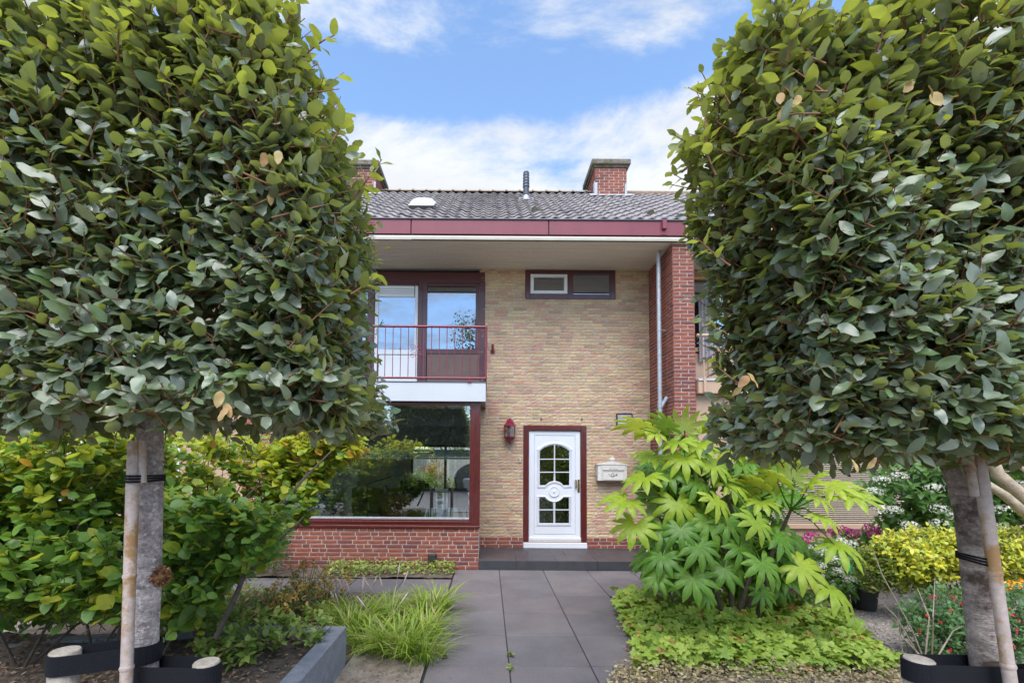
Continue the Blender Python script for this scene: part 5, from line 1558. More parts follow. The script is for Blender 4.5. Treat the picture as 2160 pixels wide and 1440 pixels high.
# ------------------------------------------------------------------ raised bed on the left
bed = thing('raised_bed_wall', 'low raised bed edging of blue grey concrete blocks', 'edging', (-1.1, 3.7, 0))
ZT_ = .305
def kb(x0, x1, y0, y1, z1=ZT_): MB().cbox(x0, x1, y0, y1, -.02, z1, .006).build('edging_block', M['kerb'], bed)
for k in range(3): kb(-1.20, -1.085, 3.72 - (k + 1) * .98, 3.72 - k * .98 - .005, ZT_ + rng.normal(0, .002))
for k in range(2): kb(-1.20 - (k + 1) * .60, -1.2055 - k * .60, 3.595, 3.72, ZT_ + rng.normal(0, .002))
c = Vector((-2.40, 3.64, 0))
for k in range(6):                            # the edging curves away to the left
    a0 = Vector((-2.41 - .38 * k, 3.63 - .052 * k * k * .55, 0)); a1 = Vector((-2.41 - .38 * (k + 1) + .008, 3.63 - .052 * (k + 1) ** 2 * .55, 0))
    d = (a1 - a0).normalized(); n_ = Vector((-d.y, d.x, 0)) * .055
    q = [a0 - n_, a1 - n_, a1 + n_, a0 + n_]
    z = .27 + rng.normal(0, .006)
    MB().add([(v.x, v.y, -.02) for v in q] + [(v.x, v.y, z) for v in q], [(0, 1, 2, 3), (4, 5, 6, 7), (0, 1, 5, 4), (1, 2, 6, 5), (2, 3, 7, 6), (3, 0, 4, 7)]).build('edging_block', M['kerb'], bed)
def sheet(x0, x1, y0, y1, z, nx, ny, amp, mask=None):
    V, F = [], []
    for j in range(ny + 1):
        for i in range(nx + 1):
            x, y = x0 + (x1 - x0) * i / nx, y0 + (y1 - y0) * j / ny
            V.append((x, y, z + amp * (math.sin(x * 3.1 + y * 1.7) * .5 + math.sin(x * 7.7 - y * 5.3) * .3 + rng.normal(0, .25))))
    for j in range(ny):
        for i in range(nx):
            a = j * (nx + 1) + i
            F.append((a, a + 1, a + nx + 2, a + nx + 1))
    return MB().add(V, F)
props(sheet(-5.2, -1.17, .8, 3.66, .245, 60, 44, .018).build('bed_soil', M['dirt'], None, True), kind='structure')
props(sheet(-1.09, -.475, 1.0, 5.66, .012, 16, 60, .012).build('sandy_soil', M['soil'], None, True), kind='structure')
props(sheet(-4.2, -1.08, 3.70, 5.66, .03, 40, 30, .02).build('planting_soil', M['dirt'], None, True), kind='structure')
props(sheet(-3.6, -.47, 6.38, 6.96, .02, 40, 10, .015).build('border_soil', M['dirt'], None, True), kind='structure')
_g = sheet(1.47, 7.5, 1.2, 5.63, .012, 70, 60, .012); _h = sheet(2.76, 7.5, 5.6305, 6.9, .012, 50, 20, .012); _g.add(_h.v, _h.f)
props(_g.build('gravel_bed', M['gravb'], None, True), kind='structure')
def flat_items(n, pts, s0, s1, mi, tilt=.35, z=.01):
    o = []
    for k in range(n):
        p = pts()
        o.append((frame34(p, unit(np.array((*rng.normal(0, 1, 2), 0)) + UP * rng.normal(0, .15)), unit(UP + rng.normal(0, tilt, 3)), rng.uniform(s0, s1)), mi))
    return o
chipV = [leaf_geo(1, .3 + .1 * i, 1, .5, .1, .1, .02, 1, 300 + i) for i in range(4)]
leafset('chip', [M['chip'], M['dry']], chipV)
it = flat_items(3800, lambda: np.array((rng.uniform(-4.2, -1.22), rng.uniform(1.9, 3.6), .255 + rng.uniform(0, .02))), .02, .055, 0)
put_leaves(None, 'chip', it, 0, 'bark_mulch', False, occlude=False)
it = flat_items(500, lambda: np.array((rng.uniform(-1.06, -.49), rng.uniform(1.9, 4.4), .02 + rng.uniform(0, .01))), .012, .035, 0)
put_leaves(None, 'chip', it, 0, 'dead_leaf_litter', False, occlude=False)
# gravel stones
ico = np.array([(0, 0, 1), (.9, 0, .1), (.3, .85, 0), (-.7, .5, .1), (-.7, -.55, 0), (.3, -.85, .1), (0, 0, -1)], float)
icoT = np.array([(0, 1, 2), (0, 2, 3), (0, 3, 4), (0, 4, 5), (0, 5, 1), (6, 2, 1), (6, 3, 2), (6, 4, 3), (6, 5, 4), (6, 1, 5)])
gi = []
for k in range(9000):
    p = (rng.uniform(1.6, 4.6), 2.9 + 2.6 * rng.random() ** 1.2, .016 + rng.uniform(-.004, .006))
    A = frame34(p, unit(rng.normal(0, 1, 3) * (1, 1, .3)), unit(UP + rng.normal(0, .3, 3)), rng.uniform(.006, .013)); A[:, 2] *= .6
    gi.append(A)
merge('gravel', np.array([ico, ico * (1.2, .8, 1), ico * (.9, 1.2, .8)]), icoT, gi, rng.integers(0, 3, len(gi)), M['grav'], None, smooth=False)

# ------------------------------------------------------------------ plants
def inpoly(p, poly):
    x, y = p; c = False; j = len(poly) - 1
    for i in range(len(poly)):
        if ((poly[i][1] > y) != (poly[j][1] > y)) and x < (poly[j][0] - poly[i][0]) * (y - poly[i][1]) / (poly[j][1] - poly[i][1] + 1e-9) + poly[i][0]: c = not c
        j = i
    return c
def region(poly):
    xs_, ys_ = [p[0] for p in poly], [p[1] for p in poly]
    while True:
        p = (rng.uniform(min(xs_), max(xs_)), rng.uniform(min(ys_), max(ys_)))
        if inpoly(p, poly): return p

# round leaved shrub behind the left trunk
shrub = thing('round_leaved_shrub', 'wide round leaved shrub turning yellow and orange, behind the straight trunk', 'shrub', (-2.5, 3.2, .25))
envelope = [(-160, 915), (150, 908), (330, 925), (430, 915), (560, 930), (640, 905), (700, 890), (775, 935), (740, 975), (665, 1000), (650, 1050), (640, 1085), (600, 1110), (570, 1180), (470, 1230), (430, 1300), (380, 1330), (330, 1345), (240, 1290), (90, 1250), (-160, 1270)]
stems = MB(); tw = MB(); items = []
bases = [Vector((-2.35, 3.05, .2)), Vector((-2.2, 3.2, .2)), Vector((-2.6, 3.2, .2)), Vector((-2.0, 3.3, .2)), Vector((-3.0, 3.1, .2))]
ends = [(600, 945, 4.6), (520, 1000, 4.3), (700, 930, 4.7), (440, 960, 4.2), (380, 1030, 3.6), (250, 950, 3.3), (120, 960, 3.2), (20, 1000, 3.1), (480, 1120, 3.9), (560, 1060, 4.4), (180, 1090, 2.9), (60, 1120, 2.9), (420, 1190, 3.4), (340, 1110, 3.3), (-60, 1060, 3.1), (640, 990, 4.6)]
for k, (px, py, Y) in enumerate(ends):
    b = bases[k % 5]; e = at(px, py, Y)
    m1 = b.lerp(e, .35) + Vector((rng.normal(0, .06), rng.normal(0, .06), .10)); m2 = b.lerp(e, .7) + Vector((rng.normal(0, .05), 0, .08))
    stems.tube([b, b.lerp(m1, .5) + Vector((rng.normal(0, .03), 0, .02)), m1, (m1 + m2) / 2 + Vector((rng.normal(0, .03), 0, .02)), m2, e], [.010, .009, .008, .007, .006, .003], 7)
lowfill = [(330, 1040), (600, 1080), (570, 1180), (470, 1240), (420, 1320), (340, 1330)]
lowfill2 = [(-160, 1140), (250, 1140), (262, 1312), (-160, 1290)]
right_ = [(590, 935), (650, 905), (705, 893), (772, 938), (735, 975), (690, 1000), (650, 1060), (640, 1100), (590, 1110), (560, 1000)]
for k in range(3000):
    px, py = region(envelope if k < 1900 else lowfill if k < 2350 else lowfill2 if k < 2700 else right_)
    edge_y = 0
    Yc = 2.75 + 1.9 * max(0, min(1, (px - 150) / 520)) 
    Y = Yc + abs(rng.normal(0, .40))
    if k >= 2700: Y = 4.15 + .5 * rng.random()
    elif k >= 1900: Y = 2.62 + abs(rng.normal(0, .45)) + (.25 if px > 330 else 0)
    p = at(px, py, Y)
    if p.z < .27: continue
    high = max(0, min(1, (1120 - py) / 200)); tipf = max(0, min(1, (px - 330) / 330))
    def mi(q, h=high, tf=tipf):
        r_ = rng.random()
        if r_ < .02 * h + .07 * tf * h * h: return 2
        return 1 if r_ < .20 + .55 * h + .25 * tf * h else 0  # more yellow higher up: part real turning, part sunlight put into leaf colour
    d = unit(np.array((rng.normal(.15 + .5 * tipf, .5), rng.normal(-.35, .4), .45 + rng.normal(0, .3))))
    shoot(np.array(p) - d * .1, d, rng.uniform(.12, .24), int(rng.integers(4, 8)), rng.uniform(.07, .105), items, tw, tilt=.5, upb=.7, mi=mi, r0=.003, flat=.5)
for ln_ in (((620, 930, 4.6), (705, 893, 4.7)), ((650, 960, 4.6), (768, 938, 4.65)), ((600, 1000, 4.5), (655, 1065, 4.5)), ((640, 985, 4.6), (735, 965, 4.6)), ((560, 1080, 4.3), (615, 1105, 4.3)), ((540, 960, 4.5), (640, 925, 4.5))):
    s, e = np.array(at(*ln_[0])), np.array(at(*ln_[1]))
    for rep in range(2):
        shoot(s, e - s + rng.normal(0, .03, 3), np.linalg.norm(e - s), 9, .085, items, tw, tilt=.5, mi=lambda q: (2 if rng.random() < .2 else 1), r0=.005, flat=.5, start=.0)
stems.tube([at(455, 1345, 2.9), at(500, 1250, 2.9), at(540, 1150, 2.93), at(585, 1075, 3.0), at(640, 1010, 3.2), at(700, 950, 3.5)], [.017, .016, .014, .012, .009, .005], 8)
stems.tube([at(515, 1215, 2.9), at(560, 1170, 3.1), at(640, 1090, 3.5)], [.011, .009, .004], 7)
stems.build('stems', M['stem'], shrub, True)
props(tw.build('twigs', M['stem'], shrub), kind='stuff')
put_leaves(shrub, 'round', items, 300)

# broad leaved evergreen low at the left edge, and ivy against the bay
def clump(name, label, cat, kind, pts, s, nleaf, mi=0, ln=(.1, .2), lim=0, nshoot=None, upb=.6, tilt=.5, stem_mat='stem', group=None, dirf=None, joined='foliage', stems=True):
    P = [np.array(p) for p in pts]
    c = np.mean(P, 0)
    t = thing(name, label, cat, (c[0], c[1], 0.0), group)
    items, tw = [], MB()
    for p in P:
        d = dirf(p) if dirf else unit(np.array((rng.normal(0, .5), rng.normal(-.2, .5), .8)))
        l_ = rng.uniform(*ln)
        m_ = mi if callable(mi) else (lambda q, m_=mi: m_)
        shoot(p - d * l_ * .6, d, l_, nleaf, rng.uniform(*s), items, tw if stems else None, tilt=tilt, upb=upb, mi=m_, r0=.002)
    if stems and tw.v: props(tw.build('stems', M[stem_mat], t), kind='stuff')
    put_leaves(t, kind, items, lim, joined)
    return t
lowpoly_ = [(-120, 1190), (60, 1195), (120, 1235), (215, 1255), (160, 1300), (110, 1325), (-120, 1350)]
clump('laurel_shrub', 'low glossy broad leaved shrub at the left edge behind the edging', 'shrub', 'laurel',
      [at(*region(lowpoly_), 3.35 + rng.random() * .35) for _ in range(80)], (.10, .15), 5, lim=150, ln=(.12, .22))
ivp = [(540, 1110), (612, 1115), (610, 1180), (560, 1215), (500, 1245), (470, 1230)]
clump('ivy', 'dark ivy growing up the corner of the red bay wall', 'ivy', 'small', [at(*region(ivp), 6.2 + rng.random() * .6) for _ in range(140)], (.05, .07), 5, 3, lim=60)
gpoly = [(-100, 1200), (300, 1240), (520, 1215), (440, 1300), (330, 1310), (-100, 1330)]
clump('sedge_tuft', 'thin grassy undergrowth beneath the round leaved shrub', 'grass', 'blade', [at(*region([(330, 1230), (480, 1230), (470, 1300), (340, 1310)]), 4.2 + rng.random()) for _ in range(60)], (.2, .3), 5, 0, tilt=1.2, stems=False)

# sedge clumps beside the path
def sedge(px, py, n, L, label, spikes=0):
    g = atz(px, py, .02)
    t = thing('grass_clump', label, 'grass', (g.x, g.y, 0), 'green sedge clumps beside the path')
    it = []
    for k in range(int(n * .8)):
        a = rng.uniform(0, 6.28); rr = .16 * math.sqrt(rng.random())
        o = np.array((math.cos(a), math.sin(a), 0))
        p = np.array((g.x, g.y, .01)) + o * rr
        o2 = unit(o + rng.normal(0, .5, 3) * (1, 1, 0))
        A = frame34(p, o2, UP, L * .92 * rng.uniform(.55, 1.15)); A[:, 2] *= rng.uniform(.75, 1.15); A[:, 0] *= rng.uniform(.6, 1.1)
        it.append((A, 0 if rng.random() > .07 else 1))
    put_leaves(t, 'blade', it, 90, 'blades', piece='blade')
    for k in range(spikes):
        e = Vector((g.x + rng.normal(0, .22), g.y + rng.normal(0, .15), L * rng.uniform(1.1, 1.6)))
        b = Vector((g.x, g.y, .02)); d = (e - b).normalized()
        MB().tube([b, b.lerp(e, .6), e], [.002, .0018, .0015], 4).tube([e - d * .10, e - d * .05, e, e + d * .02], [.003, .008, .006, .001], 6).build('seed_spike', M['cane'], t, True)
for q in ((780, 1365, 260, .30, 'low sedge clump against the corner of the concrete edging', 1), (735, 1335, 260, .30, 'low sedge clump right behind the corner of the concrete edging', 2), (890, 1385, 220, .28, 'low arching sedge clump nearest the camera by the paving', 0),
          (760, 1318, 300, .33, 'yellow green sedge clump at the back left, nearest the dry plants', 4), (845, 1372, 380, .34, 'large sedge clump at the front corner by the path and edging', 1), (915, 1288, 330, .34, 'dark green sedge clump spilling over the paving slabs', 0),
          (825, 1300, 300, .33, 'sedge clump in the middle of the group with pale seed spikes', 5), (700, 1300, 200, .30, 'thin sedge clump at the far left of the group', 2), (895, 1335, 260, .33, 'sedge clump between the front clump and the paving edge', 1)):
    sedge(*q)
# ground cover in the strip along the bay, and in the raised bed
def gcover(name, poly, n, s0, s1, mi, hfun, kind='small', zb=0.0, tilt=.45, lab=None):
    it = []
    for k in range(n):
        px, py = region(poly)
        g = atz(px, py, zb)
        p = np.array((g.x, g.y, zb + hfun(g)))
        m_ = mi() if callable(mi) else mi
        it.append((frame34(p, unit(np.array((*rng.normal(0, 1, 2), rng.normal(0, .3)))), unit(UP + np.array((0, -.25, 0)) + rng.normal(0, tilt, 3)), rng.uniform(s0, s1)), m_))
    put_leaves(None, kind, it, 0, name, False, occlude=False)
gcover('border_ground_cover', [(690, 1188), (760, 1178), (962, 1180), (960, 1214), (690, 1220)], 2300, .035, .06, lambda: 0 if rng.random() > .08 else 4, lambda g: rng.uniform(.02, .16))
def heap(n, poly, zb, hh): return [np.array(atz(*region(poly), zb)) + np.array((0, 0, rng.uniform(.04, hh))) for _ in range(n)]
clump('strawberry_like_plant', 'patch of low leafy plants trailing over the corner of the concrete edging', 'plant', 'small', heap(95, [(420, 1330), (690, 1330), (690, 1370), (560, 1400), (430, 1440), (400, 1440)], .25, .16), (.055, .085), 7, 0, lim=200, ln=(.05, .12), upb=.9)
clump('leafy_perennial', 'low green perennial patch with reddish leaves behind the concrete edging', 'plant', 'small', heap(120, [(430, 1270), (660, 1255), (700, 1330), (420, 1335)], .03, .15), (.06, .095), 7, lambda q: 0 if rng.random() > .12 else 4, ln=(.06, .14), lim=200, stems=False, upb=.9)
for i, (px, py, hh, lab) in enumerate(((640, 1300, .55, 'dry orange brown perennial with pale seed heads, the tall one in front of the bay'), (590, 1310, .42, 'dry orange brown perennial with seed heads, left of the taller one'), (690, 1290, .45, 'yellowing perennial with sparse seed heads, right of the tall dry one'))):
    g = atz(px, py, .03)
    pts = [np.array((g.x + rng.normal(0, .09), g.y + rng.normal(0, .12), hh * (.35 + .65 * rng.random()))) for _ in range(34)]
    t = clump('dry_perennial', lab, 'plant', 'small', pts, (.035, .058), 9, lambda q: 4 if rng.random() < .8 else 0, ln=(.06, .12), lim=60, group='dry perennials in front of the bay')
    sm_ = MB()
    for p in pts[:12]: sm_.tube([(g.x, g.y, .02), ((g.x + p[0]) / 2, (g.y + p[1]) / 2, p[2] * .6), p], [.004, .003, .002], 5)
    sm_.build('flower_stalks', M['stem'], t)
# small weeds in the joints of the path
for i, (px, py, lab) in enumerate(((1077, 1385, 'tiny green weed in the path joint, the upper of two'), (1079, 1413, 'tiny green weed in the path joint, the lower of two'), (940, 1388, 'small weed sprouting at the left edge of the path'))):
    g = atz(px, py, .0)
    clump('weed', lab, 'weed', 'small', [np.array((g.x + rng.normal(0, .012), g.y + rng.normal(0, .012), .025)) for _ in range(5)], (.02, .035), 4, 0, ln=(.02, .04))

# big palmate shrub right of the path
fat = thing('fatsia_shrub', 'large shrub with glossy hand shaped leaves beside the path', 'shrub', (2.45, 4.7, 0))
fs_ = MB()
hub = {}
for nm, pts in dict(a=[(1545, 1305, 4.75), (1540, 1200, 4.7), (1490, 1040, 4.6), (1445, 925, 4.5)], b=[(1560, 1300, 4.8), (1600, 1230, 4.7), (1640, 1140, 4.55), (1668, 1075, 4.4)],
                    c=[(1585, 1310, 4.7), (1620, 1240, 4.5), (1560, 1120, 4.4), (1520, 1010, 4.3)], d=[(1530, 1305, 4.7), (1500, 1220, 4.6), (1470, 1130, 4.4), (1440, 1060, 4.3)], e=[(1550, 1300, 4.75), (1590, 1180, 4.8), (1600, 1050, 4.8), (1590, 960, 4.8)]).items():
    P = [at(*q) for q in pts]; P[0].z = -.02
    fs_.tube(P, [.030, .026, .020, .013], 8); hub[nm] = P
fs_.build('stems', M['stem'], fat, True)
fl_ = [(240, 640, -.4, 1, 135, 1), (190, 520, -1, .35, 135, 1), (290, 400, -.6, .5, 130, 1), (262, 150, -1, -.7, 130, 1), (400, 150, -.6, -1, 120, 1), (490, 160, 0, -1, 115, 1), (580, 150, .6, -.8, 125, 1), (650, 130, .9, -.3, 115, 1), (340, 170, -.9, -.3, 110, 1),
       (490, 300, -.2, .7, 125, 1), (450, 525, 0, 1, 140, 1), (610, 620, .1, 1, 140, 0), (560, 745, 0, 1, 130, 0), (770, 750, .2, 1, 130, 0), (880, 830, .2, 1, 135, 0), (530, 905, 0, 1, 140, 0), (690, 860, .1, 1, 120, 0), (380, 800, -.5, .8, 120, 0), (350, 900, -.3, 1, 95, 0),
       (1070, 850, .8, .6, 150, 1), (1215, 960, .9, .8, 165, 1), (850, 620, 0, 1, 125, 0), (860, 450, -.4, -.6, 115, 1), (960, 420, -.6, -.8, 125, 1), (1040, 400, 0, -1, 115, 1), (1130, 430, .5, -.7, 120, 1), (1230, 450, .9, -.2, 135, 1), (1320, 490, 1, .15, 155, 1), (1150, 500, .5, .5, 110, 1),
       (1170, 600, .7, .4, 110, 1), (1250, 740, 1, .4, 155, 1), (700, 260, .3, .3, 115, 1), (790, 280, .7, .1, 115, 1), (620, 330, .4, .7, 120, 1), (720, 430, .4, .6, 115, 1), (330, 290, -.7, .3, 115, 1), (410, 380, -.5, .8, 120, 0), (540, 420, .2, .9, 125, 0), (640, 510, .4, .9, 125, 0), (380, 660, -.5, .8, 120, 0), (470, 660, -.2, 1, 120, 0), (700, 620, .3, .9, 120, 0), (960, 700, .3, .9, 120, 0), (880, 980, .3, .9, 90, 0), (600, 1000, 0, 1, 80, 0), (560, 230, -.2, .5, 110, 1), (460, 220, -.5, .4, 110, 1), (930, 330, -.3, -.9, 110, 1), (1060, 330, .2, -1, 110, 1), (880, 520, -.6, .4, 110, 1)]
its = []; pet = MB()
for k in range(165):
    fl_.append((rng.uniform(300, 1040), rng.uniform(250, 950), rng.normal(0, .6), rng.normal(.6, .4), rng.uniform(90, 125), 0))
for i, (x, y, dx_, dy_, rad, yg) in enumerate(fl_):
    px, py = 1240 + x / 2.4, 840 + y / 2.4
    inner = i >= len(fl_) - 165
    Y = (4.75 + rng.random() * .5) if inner else (4.35 - .35 * max(0, min(1, (y - 300) / 500)) + rng.normal(0, .06))
    p = at(px, py, Y)
    s = rad / 2.4 / 990 * Y * 1.06
    updown = dy_
    d = unit(np.array((dx_, -.55 if dy_ > -.3 else .1, -dy_ * .75)))
    n_ = unit(np.array((dx_ * .3, -.45, 1.0)) + rng.normal(0, .12, 3))
    if dy_ < -.3: n_ = unit(np.array((-dx_ * .6, .35, .9)))
    its.append((frame34(p, d, n_, s), yg if rng.random() < .93 else 1 - yg))
    best = min(hub.values(), key=lambda P: min((P[j] - p).length for j in (2, 3)))
    h_ = best[3] if (best[3] - p).length < .75 * (best[2] - p).length + .2 else best[2]
    m_ = (p + h_) / 2 + Vector((0, 0, .05 if dy_ > -.3 else -.02))
    pet.tube([h_, m_, p], [.008, .006, .005], 6)
props(pet.build('petioles', M['fat'], fat, True), kind='stuff')
put_leaves(fat, 'fatsia', its, 300)

# geranium carpet
gp = [(1292, 1268), (1340, 1258), (1480, 1262), (1680, 1268), (1770, 1310), (1830, 1370), (1905, 1425), (1840, 1432), (1340, 1425), (1335, 1360), (1308, 1310)]
def gh(g): return rng.uniform(.02, .15) + .06 * math.sin(g.x * 5) * math.sin(g.y * 4)
gcover('geranium_carpet', gp, 3600, .042, .075, lambda: 0 if rng.random() > .045 else 1, gh, 'ger', tilt=.55)
gcover('leaf_litter', [(1285, 1290), (1310, 1340), (1345, 1425), (1400, 1425), (1340, 1300)], 260, .03, .05, 0, lambda g: rng.uniform(0, .03), 'chip')
gcover('low_ground_cover', [(1560, 1240), (1760, 1248), (1785, 1300), (1600, 1300)], 1500, .025, .04, 5, lambda g: rng.uniform(.02, .14))
it = []
for k in range(170):
    g = atz(rng.uniform(905, 1340), 1200 + 240 * rng.random() ** .8, .008)
    if not (-.45 < g.x < (1.45 if g.y < 5.6 else 2.6)): continue
    if -.25 < g.x < 1.2 and rng.random() < .6: continue
    it.append((frame34(np.array((g.x, g.y, .008)), unit(np.array((*rng.normal(0, 1, 2), 0))), unit(UP + rng.normal(0, .2, 3)), rng.uniform(.006, .02)), 0))
put_leaves(None, 'chip', it, 0, 'path_debris', False, occlude=False)
gcover('dry_clippings', [(1300, 1418), (1900, 1412), (1960, 1440), (1960, 1500), (1290, 1500), (1285, 1440)], 6500, .022, .045, lambda: 1 if rng.random() > .2 else 0, lambda g: rng.uniform(.0, .12), 'chip', tilt=.9)

# hydrangeas and the rest of the right hand border
def blob(cx_, cy_, Y, rx_, rz_, n, ry=None):
    o = []
    c = at(cx_, cy_, Y); sx, sz = rx_ / 990 * Y, rz_ / 990 * Y
    for _ in range(n):
        d = rdir(); k = rng.random() ** .4
        o.append(np.array(c) + d * k * np.array((sx, ry or sx * .6, sz)))
    return [p for p in o if p[2] > .03]
def flowers(t, heads, mi, rad, n, name='flower_head', flat=.7, sz=(.018, .028)):
    Vv, T, UV, mats, _c = LEAVES['petal']
    for (px, py, Y) in heads:
        c = np.array(at(px, py, Y)); A = []
        for k in range(n):
            d = rdir(); d[2] = abs(d[2]) * (1 if rng.random() > .25 else -1)
            p = c + d * np.array((rad, rad, rad * flat)) * rng.uniform(.8, 1.08)
            A.append(frame34(p, unit(np.cross(d, rdir())), unit(d + rdir(.4)), rng.uniform(*sz)))
        o = merge(name, Vv, T, A, rng.integers(0, len(Vv), n), [mats[mi]], t, UV)
outd = lambda c: (lambda p: unit((p - c) * (1, 1, .6) + np.array((0, -.25, .35)) + rng.normal(0, .3, 3)))
t = clump('white_hydrangea', 'tall hydrangea with white lacy flower heads behind the leaning trunk', 'shrub', 'hyd', blob(1960, 1035, 5.4, 130, 75, 260) + blob(2130, 1050, 5.3, 90, 90, 160) + blob(2010, 1110, 5.4, 150, 40, 110), (.09, .13), 5, lim=300, ln=(.12, .24), dirf=outd(np.array(at(2000, 1090, 5.6))))
flowers(t, [(1857, 1013, 5.0), (1895, 1005, 5.0), (1970, 1029, 4.85), (1982, 1103, 4.9), (1918, 1107, 4.95), (2116, 1074, 4.8), (2153, 1022, 4.8), (2018, 1088, 4.85), (1845, 1036, 5.0), (1862, 1074, 5.0), (2100, 1111, 4.9), (1980, 1072, 4.9), (1885, 1075, 5.0), (1930, 1120, 4.9)], 0, .085, 70, flat=.55)
t = clump('magenta_hydrangea', 'low hydrangea with magenta flower heads in front of the reed blind', 'shrub', 'hyd', blob(1640, 1175, 6.0, 130, 38, 110) + blob(1800, 1150, 5.9, 80, 30, 70), (.08, .11), 5, lim=80, ln=(.1, .2), dirf=outd(np.array(at(1680, 1180, 6.1))))
flowers(t, [(1776, 1118, 5.6), (1800, 1124, 5.6), (1833, 1114, 5.6), (1861, 1118, 5.6), (1845, 1128, 5.5), (1586, 1132, 5.7), (1607, 1148, 5.7), (1648, 1104, 5.8), (1694, 1140, 5.6), (1711, 1130, 5.6), (1690, 1150, 5.55), (1523, 1146, 5.6), (1575, 1150, 5.7), (1755, 1122, 5.6), (1660, 1150, 5.6)], 1, .075, 60, sz=(.022, .032))
t = clump('cream_hydrangea', 'small hydrangea with fading cream flower heads below the magenta one', 'shrub', 'hyd', blob(1740, 1190, 5.4, 75, 38, 80) + blob(1790, 1230, 5.2, 40, 25, 30), (.08, .11), 5, lim=80, ln=(.1, .18), dirf=outd(np.array(at(1740, 1200, 5.5))))
flowers(t, [(1719, 1157, 5.1), (1740, 1165, 5.1), (1757, 1180, 5.0), (1775, 1142, 5.2), (1795, 1148, 5.2), (1730, 1195, 5.0), (1765, 1205, 5.0), (1795, 1222, 4.95), (1362, 1154, 6.2), (1366, 1166, 6.2), (1512, 1168, 5.5)], 0, .07, 60)
t = clump('pink_perennial', 'small plant with pink flower heads beside the gravel', 'plant', 'hyd', blob(1690, 1260, 5.0, 40, 18, 26), (.05, .08), 5, ln=(.06, .12))
flowers(t, [(1698, 1232, 4.9), (1688, 1248, 4.9), (1712, 1240, 4.9), (1672, 1246, 4.9)], 1, .045, 40, sz=(.014, .022))
t = clump('variegated_euonymus', 'broad shrub with small yellow variegated leaves behind the leaning trunk', 'shrub', 'small', blob(1960, 1172, 4.7, 110, 56, 480) + blob(2100, 1168, 4.5, 120, 58, 430) + blob(1885, 1185, 4.8, 55, 55, 160), (.042, .064), 7, 1, lim=300, ln=(.08, .16), dirf=outd(np.array(at(2000, 1230, 4.9))))
t = clump('low_green_shrub', 'plain green low growth under the yellow variegated shrub', 'shrub', 'small', blob(1975, 1225, 4.7, 110, 34, 190) + blob(2110, 1225, 4.6, 80, 30, 90), (.04, .055), 7, 5, lim=60, ln=(.08, .14))
t = clump('fuchsia', 'hardy fuchsia with small red hanging flowers at the right edge', 'shrub', 'small', blob(2000, 1320, 3.9, 95, 75, 330) + blob(2130, 1320, 3.7, 70, 85, 230), (.035, .055), 7, 2, lim=200, ln=(.1, .2), dirf=outd(np.array((3.7, 4.0, -.1))))
fh_ = [(1970, 1258), (2012, 1262), (1955, 1300), (2008, 1288), (1985, 1315), (2125, 1285), (2140, 1295), (2122, 1310), (2138, 1365), (1990, 1385), (2005, 1372), (2145, 1330), (1940, 1330), (2115, 1270), (2150, 1310), (1962, 1262), (2030, 1275), (2100, 1345)]
flowers(t, [(px, py, 3.45 + rng.random() * .12) for px, py in fh_], 2, .010, 8, 'red_flower', 1.7, (.012, .02))
t = clump('orange_daisies', 'patch of orange daisy like flowers at the right edge', 'flowers', 'small', blob(2140, 1245, 4.3, 30, 20, 26), (.04, .05), 5, 2, ln=(.06, .12))
flowers(t, [(2120, 1232, 4.2), (2135, 1228, 4.2), (2150, 1232, 4.2), (2142, 1238, 4.15), (2158, 1226, 4.2), (2128, 1240, 4.15)], 3, .03, 16, 'orange_flower', .3, (.025, .035))
# pale limbs at the right edge
lim_ = thing('pale_limbed_shrub', 'shrub with thick pale bare limbs right of the leaning trunk', 'shrub', (at(2240, 1150, 4.5).x, 4.5, 0))
lb = MB()
lb.tube([at(2330, 1330, 4.4), at(2230, 1110, 4.4), at(2160, 1050, 4.4), at(2105, 1000, 4.4), at(2080, 940, 4.45), at(2060, 860, 4.5)], [.07, .062, .058, .052, .045, .035], 10)
lb.tube([at(2260, 1160, 4.4), at(2160, 1080, 4.3), at(2120, 1045, 4.3), at(2085, 1022, 4.3), at(2050, 1005, 4.35)], [.05, .043, .038, .032, .02], 10)
lb.tube([at(2170, 1000, 4.4), at(2130, 965, 4.4), at(2100, 955, 4.4)], [.02, .014, .01], 7)
lb.build('limbs', M['pstem'], lim_, True)
items = []; tw = MB()
for p in blob(2130, 965, 4.9, 70, 45, 110) + blob(2080, 940, 5.0, 50, 30, 40):
    shoot(p, unit(np.array((rng.normal(0, .5), -.3, .6))), .18, 5, .11, items, tw)
tw.build('twigs', M['stem'], lim_)['kind'] = 'stuff'
put_leaves(lim_, 'hyd', items, 120)
